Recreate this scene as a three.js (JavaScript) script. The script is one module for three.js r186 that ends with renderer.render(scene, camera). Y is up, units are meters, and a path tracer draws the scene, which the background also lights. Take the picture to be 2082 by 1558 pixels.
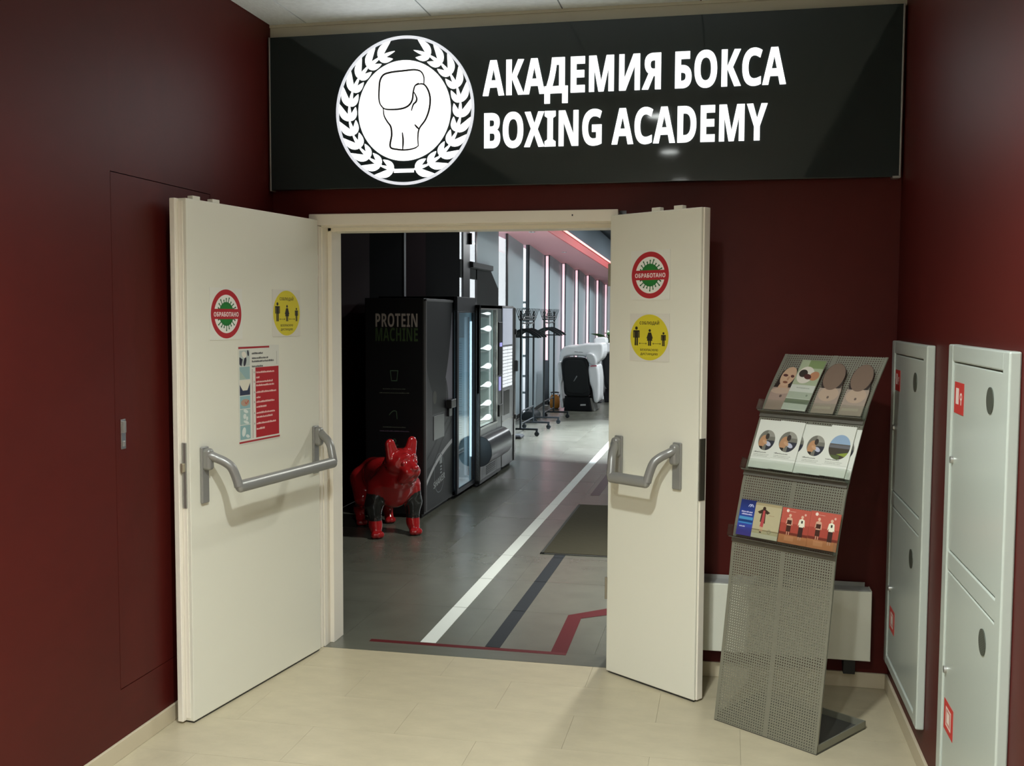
import * as THREE from 'three';
import { RoundedBoxGeometry } from 'three/addons/geometries/RoundedBoxGeometry.js';
import { mergeGeometries, mergeVertices } from 'three/addons/utils/BufferGeometryUtils.js';
import { MarchingCubes } from 'three/addons/objects/MarchingCubes.js';
import { FontLoader } from 'three/addons/loaders/FontLoader.js';
import { RectAreaLightUniformsLib } from 'three/addons/lights/RectAreaLightUniformsLib.js';

// ---------------------------------------------------------------- camera, sky, lights, exposure
const scene = new THREE.Scene();
const camera = new THREE.PerspectiveCamera(2 * Math.atan(779 / 2095) * 180 / Math.PI, 2082 / 1558, 0.05, 200);
camera.position.set(1.9076, 1.6291, 4.6703);
camera.rotation.set(-0.0657, 0.2055, 0.0045, 'YXZ');
const renderer = new THREE.WebGLRenderer({ antialias: true });
renderer.toneMapping = THREE.LinearToneMapping;
renderer.toneMappingExposure = 1.0;
renderer.shadowMap.enabled = true;
RectAreaLightUniformsLib.init();
scene.background = new THREE.Color().setRGB(1.5, 1.56, 1.6);

const FLOOR_FILL_LAMP = [2.25, -1.5];                              // unseen narrow downlight, added to brighten the gym floor behind the narrow leaf
const LAMPS = [[1.42, 2.64], [1.41, 4.21], [1.41, 6.2]];       // corridor downlights (x, z), ceiling at 3 m
const LAMP_CD = 27, LAMP_COLOR = new THREE.Color().setRGB(0.95, 1.0, 0.98);
const CEIL = 2.998, XL = -0.246, XR = 2.621, CORRIDOR_END = 6.6;
const ADDED_SPOTS = [[1.0, -9.05], [1.9, -9.05], [2.9, -9.05]];  // unseen spots added to make the light edge across the gym floor
const GYM_PANELS = [[1.6, -12.5, 110], [1.6, -16, 110], [1.2, -19.5, 110], [2.3, -8.2, 60]];
const GX0 = -1.25, GX1 = 4.6, GZ1 = -24;

const NEAR_LAMP = [1.6, -2.0];                               // downlight in the low ceiling just inside the gym
function spot(x, y, z, tx, ty, tz, cd, color, angle, penumbra, radius) {
  const s = new THREE.SpotLight(color, cd, 0, angle, penumbra, 2);
  s.position.set(x, y, z); s.target.position.set(tx, ty, tz); s.castShadow = true; s.shadow.radius = radius; s.shadow.mapSize.set(1024, 1024);
  scene.add(s, s.target); return s;
}
function rect(x, y, z, w, h, look, power, color) {
  const r = new THREE.RectAreaLight(color, power, w, h); r.position.set(x, y, z); r.lookAt(...look); scene.add(r); return r;
}
for (const [x, z] of LAMPS) spot(x, CEIL - 0.035, z, x, 0, z, LAMP_CD, LAMP_COLOR, 1.36, 0.9, 3.2);
for (const [x, z] of ADDED_SPOTS) spot(x, 3.3, z, x, 0, z, 132, new THREE.Color().setRGB(0.92, 1, 1.1), Math.atan(2.65 / 3.3), 0.12, 2);
spot(NEAR_LAMP[0], 2.715, NEAR_LAMP[1], NEAR_LAMP[0], 0, NEAR_LAMP[1], 17, new THREE.Color().setRGB(1, 1, 0.93), 1.4, 0.6, 3.2);
spot(FLOOR_FILL_LAMP[0], 2.715, FLOOR_FILL_LAMP[1], 1.75, 0, FLOOR_FILL_LAMP[1] - 0.1, 34, new THREE.Color().setRGB(1, 1, 0.92), 0.62, 1, 3);
for (const [x, z, p] of GYM_PANELS) rect(x, 3.32, z, 0.58, 0.58, [x, 0, z], p, new THREE.Color().setRGB(0.95, 1, 1.02));

// ---------------------------------------------------------------- helpers
const used = {};
const numbered = (n) => { const k = used[n] = (used[n] ?? -1) + 1; return k ? n + '_' + String(k).padStart(3, '0') : n; };
let seed = 7;
const rnd = () => { seed = (seed * 1664525 + 1013904223) >>> 0; return seed / 4294967296; };
const R = (a, b) => a + (b - a) * rnd();
function tag(o, label, category, group) { o.userData.label = label; o.userData.category = category; if (group) o.userData.group = group; return o; }
function thing(name, label, category, pos = [0, 0, 0], turn = 0, group) {
  const o = new THREE.Group(); o.name = numbered(name); o.position.set(...pos); o.rotation.y = turn; scene.add(o);
  return tag(o, label, category, group);
}
function struct(name) { const o = new THREE.Group(); o.name = numbered(name); o.userData.kind = 'structure'; scene.add(o); return o; }
const V3 = (a) => new THREE.Vector3(...a);
function cleanGeo(g) { g = g.index ? g.toNonIndexed() : g; for (const k of Object.keys(g.attributes)) if (!['position', 'normal', 'uv'].includes(k)) g.deleteAttribute(k); g.clearGroups(); return g; }
function merge(list) { list = list.filter(Boolean).map(cleanGeo); return list.length === 1 ? list[0] : mergeGeometries(list); }
function mesh(name, geos, m, parent, label) {
  const g = Array.isArray(geos) ? merge(geos) : geos;
  const o = new THREE.Mesh(g, m); o.name = numbered(name); o.castShadow = o.receiveShadow = true; parent.add(o);
  if (label) o.userData.label = label;
  return o;
}
// box by min and max corners, optionally rounded
function bx(x0, y0, z0, x1, y1, z1, r = 0) {
  const w = x1 - x0, h = y1 - y0, d = z1 - z0;
  const g = r ? new RoundedBoxGeometry(w, h, d, 2, Math.min(r, w / 2.01, h / 2.01, d / 2.01)) : new THREE.BoxGeometry(w, h, d);
  return g.translate((x0 + x1) / 2, (y0 + y1) / 2, (z0 + z1) / 2);
}
function rod(a, b, r, r2 = r, n = 10) {
  const A = V3(a), B = V3(b), d = B.clone().sub(A), g = new THREE.CylinderGeometry(r2, r, d.length(), n);
  g.applyQuaternion(new THREE.Quaternion().setFromUnitVectors(new THREE.Vector3(0, 1, 0), d.clone().normalize()));
  return g.translate(...A.add(B).multiplyScalar(0.5).toArray());
}
function tube(pts, r, n = 24, rs = 8) { return new THREE.TubeGeometry(new THREE.CatmullRomCurve3(pts.map(V3)), n, r, rs); }
function shapeOf(pts) { const s = new THREE.Shape(); pts.forEach((p, i) => i ? s.lineTo(...p) : s.moveTo(...p)); s.closePath(); return s; }
function ext(shape, depth, bevel = 0, seg = 2) {
  return new THREE.ExtrudeGeometry(shape, { depth: depth - 2 * bevel, bevelEnabled: bevel > 0, bevelThickness: bevel, bevelSize: bevel, bevelOffset: -bevel, bevelSegments: seg, curveSegments: 16 }).translate(0, 0, bevel);
}
function smoothShape(pts) { const c = new THREE.CatmullRomCurve3(pts.map((p) => new THREE.Vector3(p[0], p[1], 0)), true, 'centripetal'); return shapeOf(c.getPoints(64).map((p) => [p.x, p.y])); }
const lin = (r, g, b) => new THREE.Color().setRGB(r, g, b);
function M(color, rough = 0.6, o = {}) { return new THREE.MeshPhysicalMaterial({ color: color instanceof THREE.Color ? color : new THREE.Color(color), roughness: rough, metalness: 0, ...o }); }
function glow(r, g, b, k = 1) { return new THREE.MeshStandardMaterial({ color: lin(0.8, 0.8, 0.8), emissive: lin(r, g, b), emissiveIntensity: k, roughness: 0.5 }); }
// value noise textures
function noiseTex(n, cells, lo, hi, tint = [1, 1, 1], rep = [1, 1]) {
  const layers = cells.map((c) => ({ c, v: Float32Array.from({ length: c * c }, () => rnd()) }));
  const d = new Uint8Array(n * n * 4);
  for (let y = 0; y < n; y++) for (let x = 0; x < n; x++) {
    let s = 0, wt = 0;
    layers.forEach(({ c, v }, k) => {
      const fx = x / n * c, fy = y / n * c, ix = Math.floor(fx), iy = Math.floor(fy), u = fx - ix, w = fy - iy, su = u * u * (3 - 2 * u), sw = w * w * (3 - 2 * w);
      const at = (i, j) => v[(j % c) * c + (i % c)], amp = 1 / (k + 1);
      s += amp * ((at(ix, iy) * (1 - su) + at(ix + 1, iy) * su) * (1 - sw) + (at(ix, iy + 1) * (1 - su) + at(ix + 1, iy + 1) * su) * sw); wt += amp;
    });
    const q = lo + (hi - lo) * s / wt, i = (y * n + x) * 4;
    for (let k = 0; k < 3; k++) d[i + k] = Math.max(0, Math.min(255, 255 * q * tint[k])); d[i + 3] = 255;
  }
  const t = new THREE.DataTexture(d, n, n); t.wrapS = t.wrapT = THREE.RepeatWrapping; t.magFilter = t.minFilter = THREE.LinearFilter; t.repeat.set(...rep); t.colorSpace = THREE.SRGBColorSpace; t.needsUpdate = true;
  return t;
}
function canvasTex(w, h, draw) {
  const c = document.createElement('canvas'); c.width = w; c.height = h; const g = c.getContext('2d'); draw(g, w, h);
  const t = new THREE.CanvasTexture(c); t.colorSpace = THREE.SRGBColorSpace; t.magFilter = THREE.LinearFilter; t.anisotropy = 8; return t;
}
// a thin printed sheet, front towards +z, centred; the sides and back take the paper's own colour
function sheetGeo(w, h, t) {
  const g = new THREE.BoxGeometry(w, h, t), uv = g.attributes.uv;
  for (let i = 0; i < uv.count; i++) if (g.attributes.normal.getZ(i) < 0.5) uv.setXY(i, 0.004, 0.004);
  return g;
}
const printM = (tex, rough = 0.55) => new THREE.MeshPhysicalMaterial({ map: tex, roughness: rough });

// ---------------------------------------------------------------- materials
const redTex = noiseTex(256, [8, 64, 128], 0.9, 1.0, [1, 1, 1], [1, 1]);
const m_red = M(lin(0.085, 0.0085, 0.0062), 0.48, { map: redTex, specularIntensity: 0.4 });
const m_redDark = M(lin(0.06, 0.008, 0.008), 0.5);
const m_door = M(lin(0.79, 0.78, 0.67), 0.42);
const m_frame = M(lin(0.88, 0.83, 0.72), 0.45);
const m_cream = M(lin(0.53, 0.52, 0.42), 0.6);
const m_base = M(lin(0.56, 0.49, 0.35), 0.4);
const m_ceil = M(lin(0.83, 0.90, 0.93), 0.9, { map: noiseTex(256, [32, 128], 0.93, 1.0) });
const m_dark = M(lin(0.012, 0.013, 0.015), 0.4);
const m_black = M(lin(0.012, 0.013, 0.014), 0.3);
const m_blackMatte = M(lin(0.015, 0.016, 0.018), 0.6);
const m_gloss = M(lin(0.018, 0.027, 0.028), 0.05, { specularIntensity: 0.9 });
const m_steel = M(lin(0.42, 0.42, 0.40), 0.34, { metalness: 0.75 });
const m_bar = M(lin(0.30, 0.30, 0.285), 0.36, { metalness: 0.35 });
const m_white = M(lin(0.47, 0.52, 0.47), 0.28);
const m_chrome = M(lin(0.6, 0.6, 0.6), 0.2, { metalness: 1 });
const m_signlit = glow(1.0, 1.0, 1.0, 1.5);
const m_ring = glow(0.62, 0.66, 0.74, 0.9);
const m_acrylic = new THREE.MeshPhysicalMaterial({ color: lin(0.92, 0.94, 0.92), roughness: 0.08, transmission: 1, thickness: 0, ior: 1.45 });
const m_glass = new THREE.MeshPhysicalMaterial({ color: lin(0.97, 0.99, 1), roughness: 0.02, transmission: 1, thickness: 0, ior: 1.45 });

// ---------------------------------------------------------------- corridor shell
{ // floor of cream stone tiles laid in rows
  const f = struct('floor');
  mesh('slab', bx(XL - 0.15, -0.12, 0.0, XR + 0.15, -0.012, CORRIDOR_END + 0.1), M(lin(0.40, 0.35, 0.25), 0.6), f);
  mesh('slab', bx(XL - 0.15, -0.012, 3.3, XR + 0.15, 0, CORRIDOR_END + 0.1), M(lin(0.52, 0.46, 0.33), 0.35), f);
  const tex = noiseTex(512, [6, 24, 96], 0.93, 1.0, [1, 0.997, 0.98]);
  const mats = [0, 1, 2].map((k) => M(lin(0.545 - 0.006 * k, 0.485 - 0.006 * k, 0.35 - 0.005 * k), 0.34, { map: tex }));
  const tw = 0.66, td = 0.33, gap = 0.0004;
  for (let r = 0; r < 10; r++) {
    const z0 = -0.06 + r * td, off = (r % 2 ? 0.33 : 0) + 0.09;
    for (let x = XL - 0.5 + off - 0.66; x < XR; x += tw) {
      const a = Math.max(x, XL), b = Math.min(x + tw, XR), za = Math.max(z0, 0);
      if (b - a < 0.03) continue;
      const g = bx(a + gap, -0.012, za + gap, b - gap, -R(0, 0.0003), z0 + td - gap);
      mesh('tile', g, mats[Math.floor(R(0, 3))], f);
    }
  }
}
{ // suspended ceiling
  const c = struct('ceiling');
  mesh('slab', bx(XL - 0.15, CEIL + 0.012, -0.2, XR + 0.15, CEIL + 0.12, CORRIDOR_END + 0.1), m_dark, c);
  const xs = [XL, -0.06, 0.55, 1.16, 1.77, 2.38, XR];
  for (let i = 0; i < 6; i++) for (let k = 0; k < 11; k++)
    mesh('panel', bx(xs[i] + 0.003, CEIL, 0.003 + k * 0.6, xs[i + 1] - 0.003, CEIL + 0.015, k * 0.6 + 0.597), m_ceil, c);
}
const hatchZ = [0.62, 1.345], hatchY = [0.25, 2.135];
{ // left wall with a flush service door
  const w = struct('wall_left'), t = XL - 0.14;
  mesh('panel', [bx(t, 0, -0.2, XL, 3.1, hatchZ[0]), bx(t, 0, hatchZ[1], XL, 3.1, CORRIDOR_END), bx(t, 0, hatchZ[0], XL, hatchY[0], hatchZ[1]), bx(t, hatchY[1], hatchZ[0], XL, 3.1, hatchZ[1])], m_red, w);
  const d = struct('door_3'); d.userData.label = 'dark red flush service door with a small steel latch set in the red wall';
  mesh('door_leaf', [bx(XL - 0.04, hatchY[0] + 0.003, hatchZ[0] + 0.003, XL - 0.0005, hatchY[1] - 0.003, hatchZ[1] - 0.003)], m_red, d);
  mesh('backing', bx(t, hatchY[0], hatchZ[0], XL - 0.045, hatchY[1], hatchZ[1]), m_redDark, d);
  const l = mesh('latch', [bx(XL - 0.002, 1.135, 1.285, XL + 0.005, 1.245, 1.315, 0.002)], m_chrome, d);
  mesh('latch_lever', [bx(XL + 0.004, 1.195, 1.292, XL + 0.012, 1.238, 1.308, 0.002), bx(XL + 0.004, 1.145, 1.294, XL + 0.009, 1.165, 1.306, 0.002)], m_steel, l);
  const b = struct('baseboard_left');
  mesh('board', bx(XL, 0, 0.0, XL + 0.012, 0.067, CORRIDOR_END, 0.002), m_base, b);
}
{ // right wall
  const w = struct('wall_right');
  mesh('panel', bx(XR, 0, -0.2, XR + 0.15, 3.1, CORRIDOR_END), m_red, w);
  const b = struct('baseboard_right');
  mesh('board', bx(XR - 0.012, 0, 0.0, XR, 0.067, CORRIDOR_END, 0.002), m_base, b);
}
{ // wall behind the camera
  const w = struct('wall_front');
  mesh('panel', bx(XL - 0.15, 0, CORRIDOR_END, XR + 0.15, 3.1, CORRIDOR_END + 0.15), M(lin(0.45, 0.40, 0.33), 0.7), w);
}
const OW = 1.4;   // door opening width
{ // wall with the doorway
  const w = struct('wall_back');
  mesh('panel', [bx(GX0 - 0.2, 0, -0.2, -0.055, 3.45, 0), bx(OW + 0.055, 0, -0.2, GX1 + 0.2, 3.45, 0), bx(-0.055, 2.10, -0.2, OW + 0.055, 3.45, 0)], m_red, w);
  const c = struct('trim_1');
  mesh('fascia_board', [bx(XL, 2.934, 0, XR, CEIL, 0.012), bx(XL, 2.985, 0.012, XR, CEIL, 0.02)], m_cream, c);
  const b = struct('baseboard_back');
  mesh('board', bx(OW + 0.06, 0, 0, XR, 0.067, 0.012, 0.002), m_base, b);
  mesh('board', bx(XL, 0, 0, -0.06, 0.067, 0.012, 0.002), m_base, b);
  const f = struct('trim_2');
  mesh('jamb', [bx(-0.057, 0, -0.2, -0.004, 2.05, 0.018, 0.004), bx(-0.006, 0, -0.2, 0.0, 2.05, -0.01), bx(0, 0, -0.2, 0.022, 2.05, -0.075, 0.003)], m_frame, f);
  mesh('jamb', [bx(OW + 0.004, 0, -0.2, OW + 0.057, 2.05, 0.018, 0.004), bx(OW - 0.022, 0, -0.2, OW + 0.006, 2.05, -0.075, 0.003)], m_frame, f);
  mesh('head', [bx(-0.057, 2.052, -0.2, OW + 0.02, 2.106, 0.018, 0.004), bx(-0.003, 2.03, -0.2, OW, 2.054, -0.075, 0.003)], m_frame, f);
  mesh('mark', [bx(1.21, 2.078, 0.0175, 1.216, 2.086, 0.0185)], m_dark, f);
  mesh('shadow_gap', bx(-0.001, 2.048, -0.074, OW, 2.054, 0.0), m_frame, f);
}

// ---------------------------------------------------------------- corridor downlights
LAMPS.forEach(([x, z], i) => {
  const t = thing('downlight', ['round ceiling downlight nearest the sign', 'round ceiling downlight second from the sign', 'round ceiling downlight third from the sign'][i], 'ceiling light', [x, CEIL, z]);
  mesh('trim_ring', new THREE.LatheGeometry([[0.072, 0.004], [0.074, -0.006], [0.092, -0.008], [0.098, -0.002], [0.098, 0.002]].map((p) => new THREE.Vector2(...p)), 40), m_white, t);
  mesh('diffuser', new THREE.CylinderGeometry(0.072, 0.072, 0.008, 40).translate(0, -0.001, 0), glow(0.95, 1, 0.97, 26), t);
});

// ---------------------------------------------------------------- lit sign
const font = await new FontLoader().loadAsync('fonts/droid/droid_sans_bold.typeface.json');
{
  const s = thing('lightbox_sign', 'wide glossy black lit sign with white emblem and two lines of lettering over the doorway', 'sign');
  const x0 = XL + 0.012, x1 = 2.606, y0 = 2.218, y1 = 2.932, zf = 0.05;
  mesh('face', bx(x0, y0, 0.004, x1, y1, zf, 0.004), m_gloss, s);
  const edge = (x) => mesh('edge_strip', bx(x - 0.004, y0 - 0.004, 0.0, x + 0.004, y1, zf + 0.003, 0.002), m_steel, s);
  edge(x0); edge(x1);
  mesh('corner_clip', [bx(x1 - 0.03, y0 - 0.006, 0, x1, y0 + 0.004, zf + 0.004, 0.002)], m_steel, s);
  const Z = zf + 0.0005, cx = 0.432, cy = 2.568, RX = 0.332, RY = 0.339;
  const P = (px, py) => [cx + (px - 702) / 598 * RX, cy - (py - 795) / 650 * RY];
  { // ring
    const o = new THREE.Shape(); o.absellipse(cx, cy, RX, RY, 0, Math.PI * 2);
    const h = new THREE.Path(); h.absellipse(cx, cy, RX - 0.013, RY - 0.013, 0, Math.PI * 2, true); o.holes.push(h);
    mesh('ring', new THREE.ExtrudeGeometry(o, { depth: 0.005, bevelEnabled: false, curveSegments: 64 }).translate(0, 0, Z), m_ring, s);
    const d = new THREE.Shape(); d.absellipse(cx, cy, 0.2215, 0.228, 0, Math.PI * 2);
    mesh('emblem_disc', new THREE.ExtrudeGeometry(d, { depth: 0.006, bevelEnabled: false, curveSegments: 64 }).translate(0, 0, Z), m_signlit, s);
  }
  { // glove drawing in black line
    const lines = [
      [[520, 768], [497, 735], [486, 695], [486, 610], [497, 520], [525, 478], [580, 460], [700, 450], [805, 447], [850, 465], [874, 512], [874, 575]],
      [[497, 735], [530, 772], [600, 783], [700, 774], [748, 748], [774, 705], [784, 630], [800, 582], [830, 562]],
      [[800, 582], [840, 570], [874, 576], [905, 615], [927, 690], [920, 790], [888, 880], [832, 962], [822, 1040], [826, 1108]],
      [[790, 640], [812, 692], [808, 720], [784, 745], [766, 800]],
      [[522, 770], [530, 835], [556, 885], [586, 930], [595, 1000], [584, 1112], [640, 1132], [720, 1139], [800, 1124], [826, 1106]],
      [[794, 920], [815, 945], [832, 962]],
      [[688, 985], [694, 1060], [690, 1136]],
    ];
    for (const l of lines) {
      const c = new THREE.CatmullRomCurve3(l.map(([a, b]) => new THREE.Vector3(...P(a, b), 0)), false, 'centripetal').getPoints(l.length * 6);
      const L = [], Rr = [];
      c.forEach((p, i) => { const q = c[Math.min(i + 1, c.length - 1)], o = c[Math.max(i - 1, 0)], dx = q.x - o.x, dy = q.y - o.y, n = Math.hypot(dx, dy), hw = 0.0042 * (0.55 + 0.45 * Math.sin(Math.PI * i / (c.length - 1))); L.push([p.x - dy / n * hw, p.y + dx / n * hw]); Rr.unshift([p.x + dy / n * hw, p.y - dx / n * hw]); });
      mesh('glove_line', new THREE.ExtrudeGeometry(shapeOf([...L, ...Rr]), { depth: 0.002, bevelEnabled: false }).translate(0, 0, Z + 0.0055), m_black, s);
    }
  }
  { // laurel wreath, leaf by leaf
    const leafGeo = (len, wd, bend) => { const a = [], b = []; for (let i = 0; i <= 12; i++) { const t = i / 12, w = wd * Math.pow(Math.sin(Math.PI * Math.pow(t, 0.72)), 0.8), off = bend * Math.sin(Math.PI * t); a.push([len * t, off + w / 2]); b.unshift([len * t, off - w / 2]); } return new THREE.ExtrudeGeometry(shapeOf([...a, ...b.slice(1, -1)]), { depth: 0.004, bevelEnabled: false }); };
    const gOut = [leafGeo(0.096, 0.033, 0.009), leafGeo(0.096, 0.033, -0.009)], gIn = [leafGeo(0.068, 0.027, -0.005), leafGeo(0.068, 0.027, 0.005)], gStem = leafGeo(0.085, 0.016, 0);
    for (const side of [0, 1]) {
      const sg = side ? 1 : -1;      // side 1 = the right branch
      const N = 11;
      for (let i = 0; i < N; i++) {
        const a = -Math.PI / 2 + sg * (0.20 + i * (2.46 / (N - 1)));
        const ax = Math.cos(a), ay = Math.sin(a), tang = a + sg * Math.PI / 2;
        const put = (name, g, rad, turn) => { const o = mesh(name, g, m_signlit, s); o.position.set(cx + ax * rad * 0.985, cy + ay * rad * 1.01, Z); o.rotation.z = tang + turn; };
        put('laurel_leaf', gOut[side], 0.272, -sg * 0.43);
        put('laurel_leaf', gIn[side], 0.268, sg * 0.52);
      }
      for (let i = 0; i < N; i++) {
        const a = -Math.PI / 2 + sg * (0.16 + i * (2.5 / (N - 1))), o = mesh('laurel_stem', gStem, m_signlit, s);
        o.position.set(cx + Math.cos(a) * 0.268, cy + Math.sin(a) * 0.273, Z); o.rotation.z = a + sg * (Math.PI / 2 + 0.12);
      }
    }
    mesh('wreath_tie', bx(cx - 0.05, cy - 0.282, Z, cx + 0.045, cy - 0.265, Z + 0.005), m_signlit, s);
  }
  const capPts = font.generateShapes('H', 1)[0].getPoints(), CAP = Math.max(...capPts.map((p) => p.y));
  const text = (str, xa, xb, y, cap, zr) => {
    const size = 1, sc = cap / CAP, d = font.data, k = 1 / d.resolution;
    const adv = [...str].map((c) => (d.glyphs[c] ?? d.glyphs[' ']).ha * k);
    const total = adv.reduce((a, b) => a + b, 0), sx = (xb - xa) / total;
    let x = 0;
    [...str].forEach((c, i) => {
      if (c !== ' ') {
        const g = new THREE.ExtrudeGeometry(font.generateShapes(c, size), { depth: 0.006, bevelEnabled: true, bevelThickness: 0.0005, bevelSize: 0.016, bevelSegments: 1, curveSegments: 6 });
        g.scale(sx, sc, 1);
        const o = mesh('letter', g, m_signlit, s); o.position.set(xa + x * sx, y, Z);
      }
      x += adv[i];
    });
  };
  text('АКАДЕМИЯ БОКСА', 0.806, 2.132, 2.622, 0.152);
  text('BOXING ACADEMY', 0.800, 2.058, 2.388, 0.152);
  rect(1.46, 2.57, zf + 0.02, 1.3, 0.4, [1.46, 2.57, 3], 0.9, lin(0.95, 0.98, 1));
  rect(cx, cy, zf + 0.02, 0.6, 0.6, [cx, cy, 3], 0.9, lin(0.95, 0.98, 1));
}

// ---------------------------------------------------------------- doors with panic bars
const dA = 0.1491, dB = 0.9399, zh = 0.061, HL = 2.075;
function arm(x, yTop, p, yBar, lean) {     // curved arm of a panic bar, in the door's own frame (z away from the leaf)
  const c = [[x, yTop - 0.03, 0.015], [x, yTop - 0.035, 0.035], [x + lean * 0.25, yTop - 0.046, p * 0.42], [x + lean * 0.5, yTop - 0.060, p * 0.62], [x + lean * 0.75, yTop - 0.082, p * 0.8], [x + lean * 0.95, yBar + 0.03, p * 0.94], [x + lean, yBar, p]];
  return tube(c, 0.0185, 30, 12);
}
function panicBar(parent, xa, xb, yT, yB, p, yBar, inset) {
  const g = new THREE.Group(); g.name = numbered('panic_bar'); g.userData.label = 'grey push bar on two curved arms'; parent.add(g);
  for (const x of [xa, xb]) {
    mesh('mounting_plate', [bx(x - 0.023, yB, 0, x + 0.023, yT, 0.014, 0.006), bx(x - 0.02, yT - 0.095, 0.004, x + 0.02, yT - 0.006, 0.045, 0.016)], m_bar, g);
    mesh('arm', arm(x, yT, p, yBar, x === xa ? inset : -inset), m_bar, g);
  }
  const b = new THREE.CapsuleGeometry(0.0185, Math.abs(xb - xa) - 2 * inset - 0.01, 6, 16); b.rotateZ(Math.PI / 2); b.scale(1, 1.32, 1); b.rotateX(-0.3);
  mesh('push_bar', b.translate((xa + xb) / 2, yBar, p), m_bar, g);
  return g;
}
const doorL = struct('door_1'); doorL.position.set(0, 0, zh); doorL.rotation.y = Math.PI / 2 - dA;
doorL.userData.label = 'wide cream door leaf standing open beside the red side wall';
{ // local x runs from the free edge (negative) to the hinge (0), z towards the room
  const W = 0.957, T = 0.05;
  mesh('door_leaf', [bx(-W, 0.008, -T + 0.012, 0.012, HL, 0, 0.003)], m_door, doorL);
  mesh('rebate_lip', [bx(-W - 0.022, 0.008, -T - 0.012, -0.02, HL, -T + 0.014, 0.004)], m_frame, doorL);
  mesh('edge_strip', [bx(-W - 0.004, 0.02, -T + 0.016, -W + 0.002, HL - 0.01, -0.016)], m_frame, doorL);
  const lk = mesh('lock_plate', bx(-W - 0.0075, 0.865, -0.034, -W, 1.125, -0.014, 0.002), m_steel, doorL, 'dark steel lock plate on the door edge');
  mesh('latch_bolt', bx(-W - 0.02, 1.01, -0.032, -W - 0.005, 1.045, -0.018, 0.003), M(lin(0.5, 0.45, 0.33), 0.4, { metalness: 0.6 }), lk);
  panicBar(doorL, -0.876, -0.033, 1.102, 0.874, 0.133, 0.94, 0.05);
  for (const x of [-0.885, -0.76]) mesh('top_bracket', [bx(x - 0.024, HL - 0.002, -0.03, x + 0.022, HL + 0.014, -0.004, 0.002)], m_door, doorL);
  for (const y of [0.3, 1.02, 1.81]) mesh('hinge', rod([0.012, y, -0.006], [0.012, y + 0.1, -0.006], 0.007), m_frame, doorL);
  mesh('bottom_seal', bx(-W + 0.005, 0.003, -T + 0.014, 0.0, 0.012, -0.003), m_dark, doorL);
}
const doorR = struct('door_2'); doorR.position.set(OW, 0, zh); doorR.rotation.y = dB - Math.PI / 2;
doorR.userData.label = 'narrow cream door leaf standing open beside the brochure stand';
{
  const W = 0.498, T = 0.05;
  mesh('door_leaf', [bx(-0.012, 0.008, -T + 0.012, W - 0.006, HL, 0, 0.004)], m_door, doorR);
  mesh('edge_strip', [bx(W - 0.02, 0.008, -T, W, HL, -0.012, 0.003)], m_frame, doorR);
  mesh('lock_plate', bx(W - 0.004, 0.86, -0.04, W + 0.0025, 1.12, -0.006, 0.001), M(lin(0.1, 0.09, 0.07), 0.4, { metalness: 0.5 }), doorR, 'dark lock plate on the door edge');
  panicBar(doorR, 0.058, 0.389, 1.096, 0.895, 0.128, 0.93, 0.062);
  for (const x of [0.245, 0.366]) mesh('top_bracket', [bx(x - 0.024, HL - 0.002, -0.03, x + 0.022, HL + 0.016, -0.004, 0.002)], m_door, doorR);
  for (const y of [0.34, 1.76]) mesh('hinge', [rod([-0.014, y, 0.002], [-0.014, y + 0.1, 0.002], 0.006)], M(lin(0.25, 0.22, 0.16), 0.5), doorR);
  mesh('bottom_seal', bx(0.0, 0.003, -T + 0.014, W - 0.01, 0.012, -0.003), m_dark, doorR);
}
scene.updateMatrixWorld(true);
// ---------------------------------------------------------------- papers stuck on the doors
const SERIF = 'sans-serif';
function person(g, x, y, h, kind) {
  g.fillStyle = '#241d0c';
  const r = h * 0.085; g.beginPath(); g.arc(x, y - h + r, r, 0, 7); g.fill();
  const bw = h * 0.17;
  if (kind === 'f') {
    g.beginPath(); g.moveTo(x - bw * 0.6, y - h * 0.8); g.lineTo(x + bw * 0.6, y - h * 0.8); g.lineTo(x + bw * 1.15, y - h * 0.3); g.lineTo(x - bw * 1.15, y - h * 0.3); g.fill();
    g.beginPath(); g.moveTo(x - bw * 0.6, y - h * 0.8); g.lineTo(x - bw * 1.35, y - h * 0.45); g.lineTo(x - bw * 1.0, y - h * 0.42); g.lineTo(x, y - h * 0.7); g.lineTo(x + bw, y - h * 0.42); g.lineTo(x + bw * 1.35, y - h * 0.45); g.lineTo(x + bw * 0.6, y - h * 0.8); g.fill();
  } else {
    g.fillRect(x - bw * 0.72, y - h * 0.8, bw * 1.44, h * 0.4);
    g.fillRect(x - bw * 1.2, y - h * 0.79, bw * 0.4, h * 0.38); g.fillRect(x + bw * 0.8, y - h * 0.79, bw * 0.4, h * 0.38); g.fillRect(x - bw * 1.2, y - h * 0.8, bw * 2.4, h * 0.07);
  }
  g.fillRect(x - bw * 0.62, y - h * 0.42, bw * 0.55, h * 0.42); g.fillRect(x + bw * 0.07, y - h * 0.42, bw * 0.55, h * 0.42);
}
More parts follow.
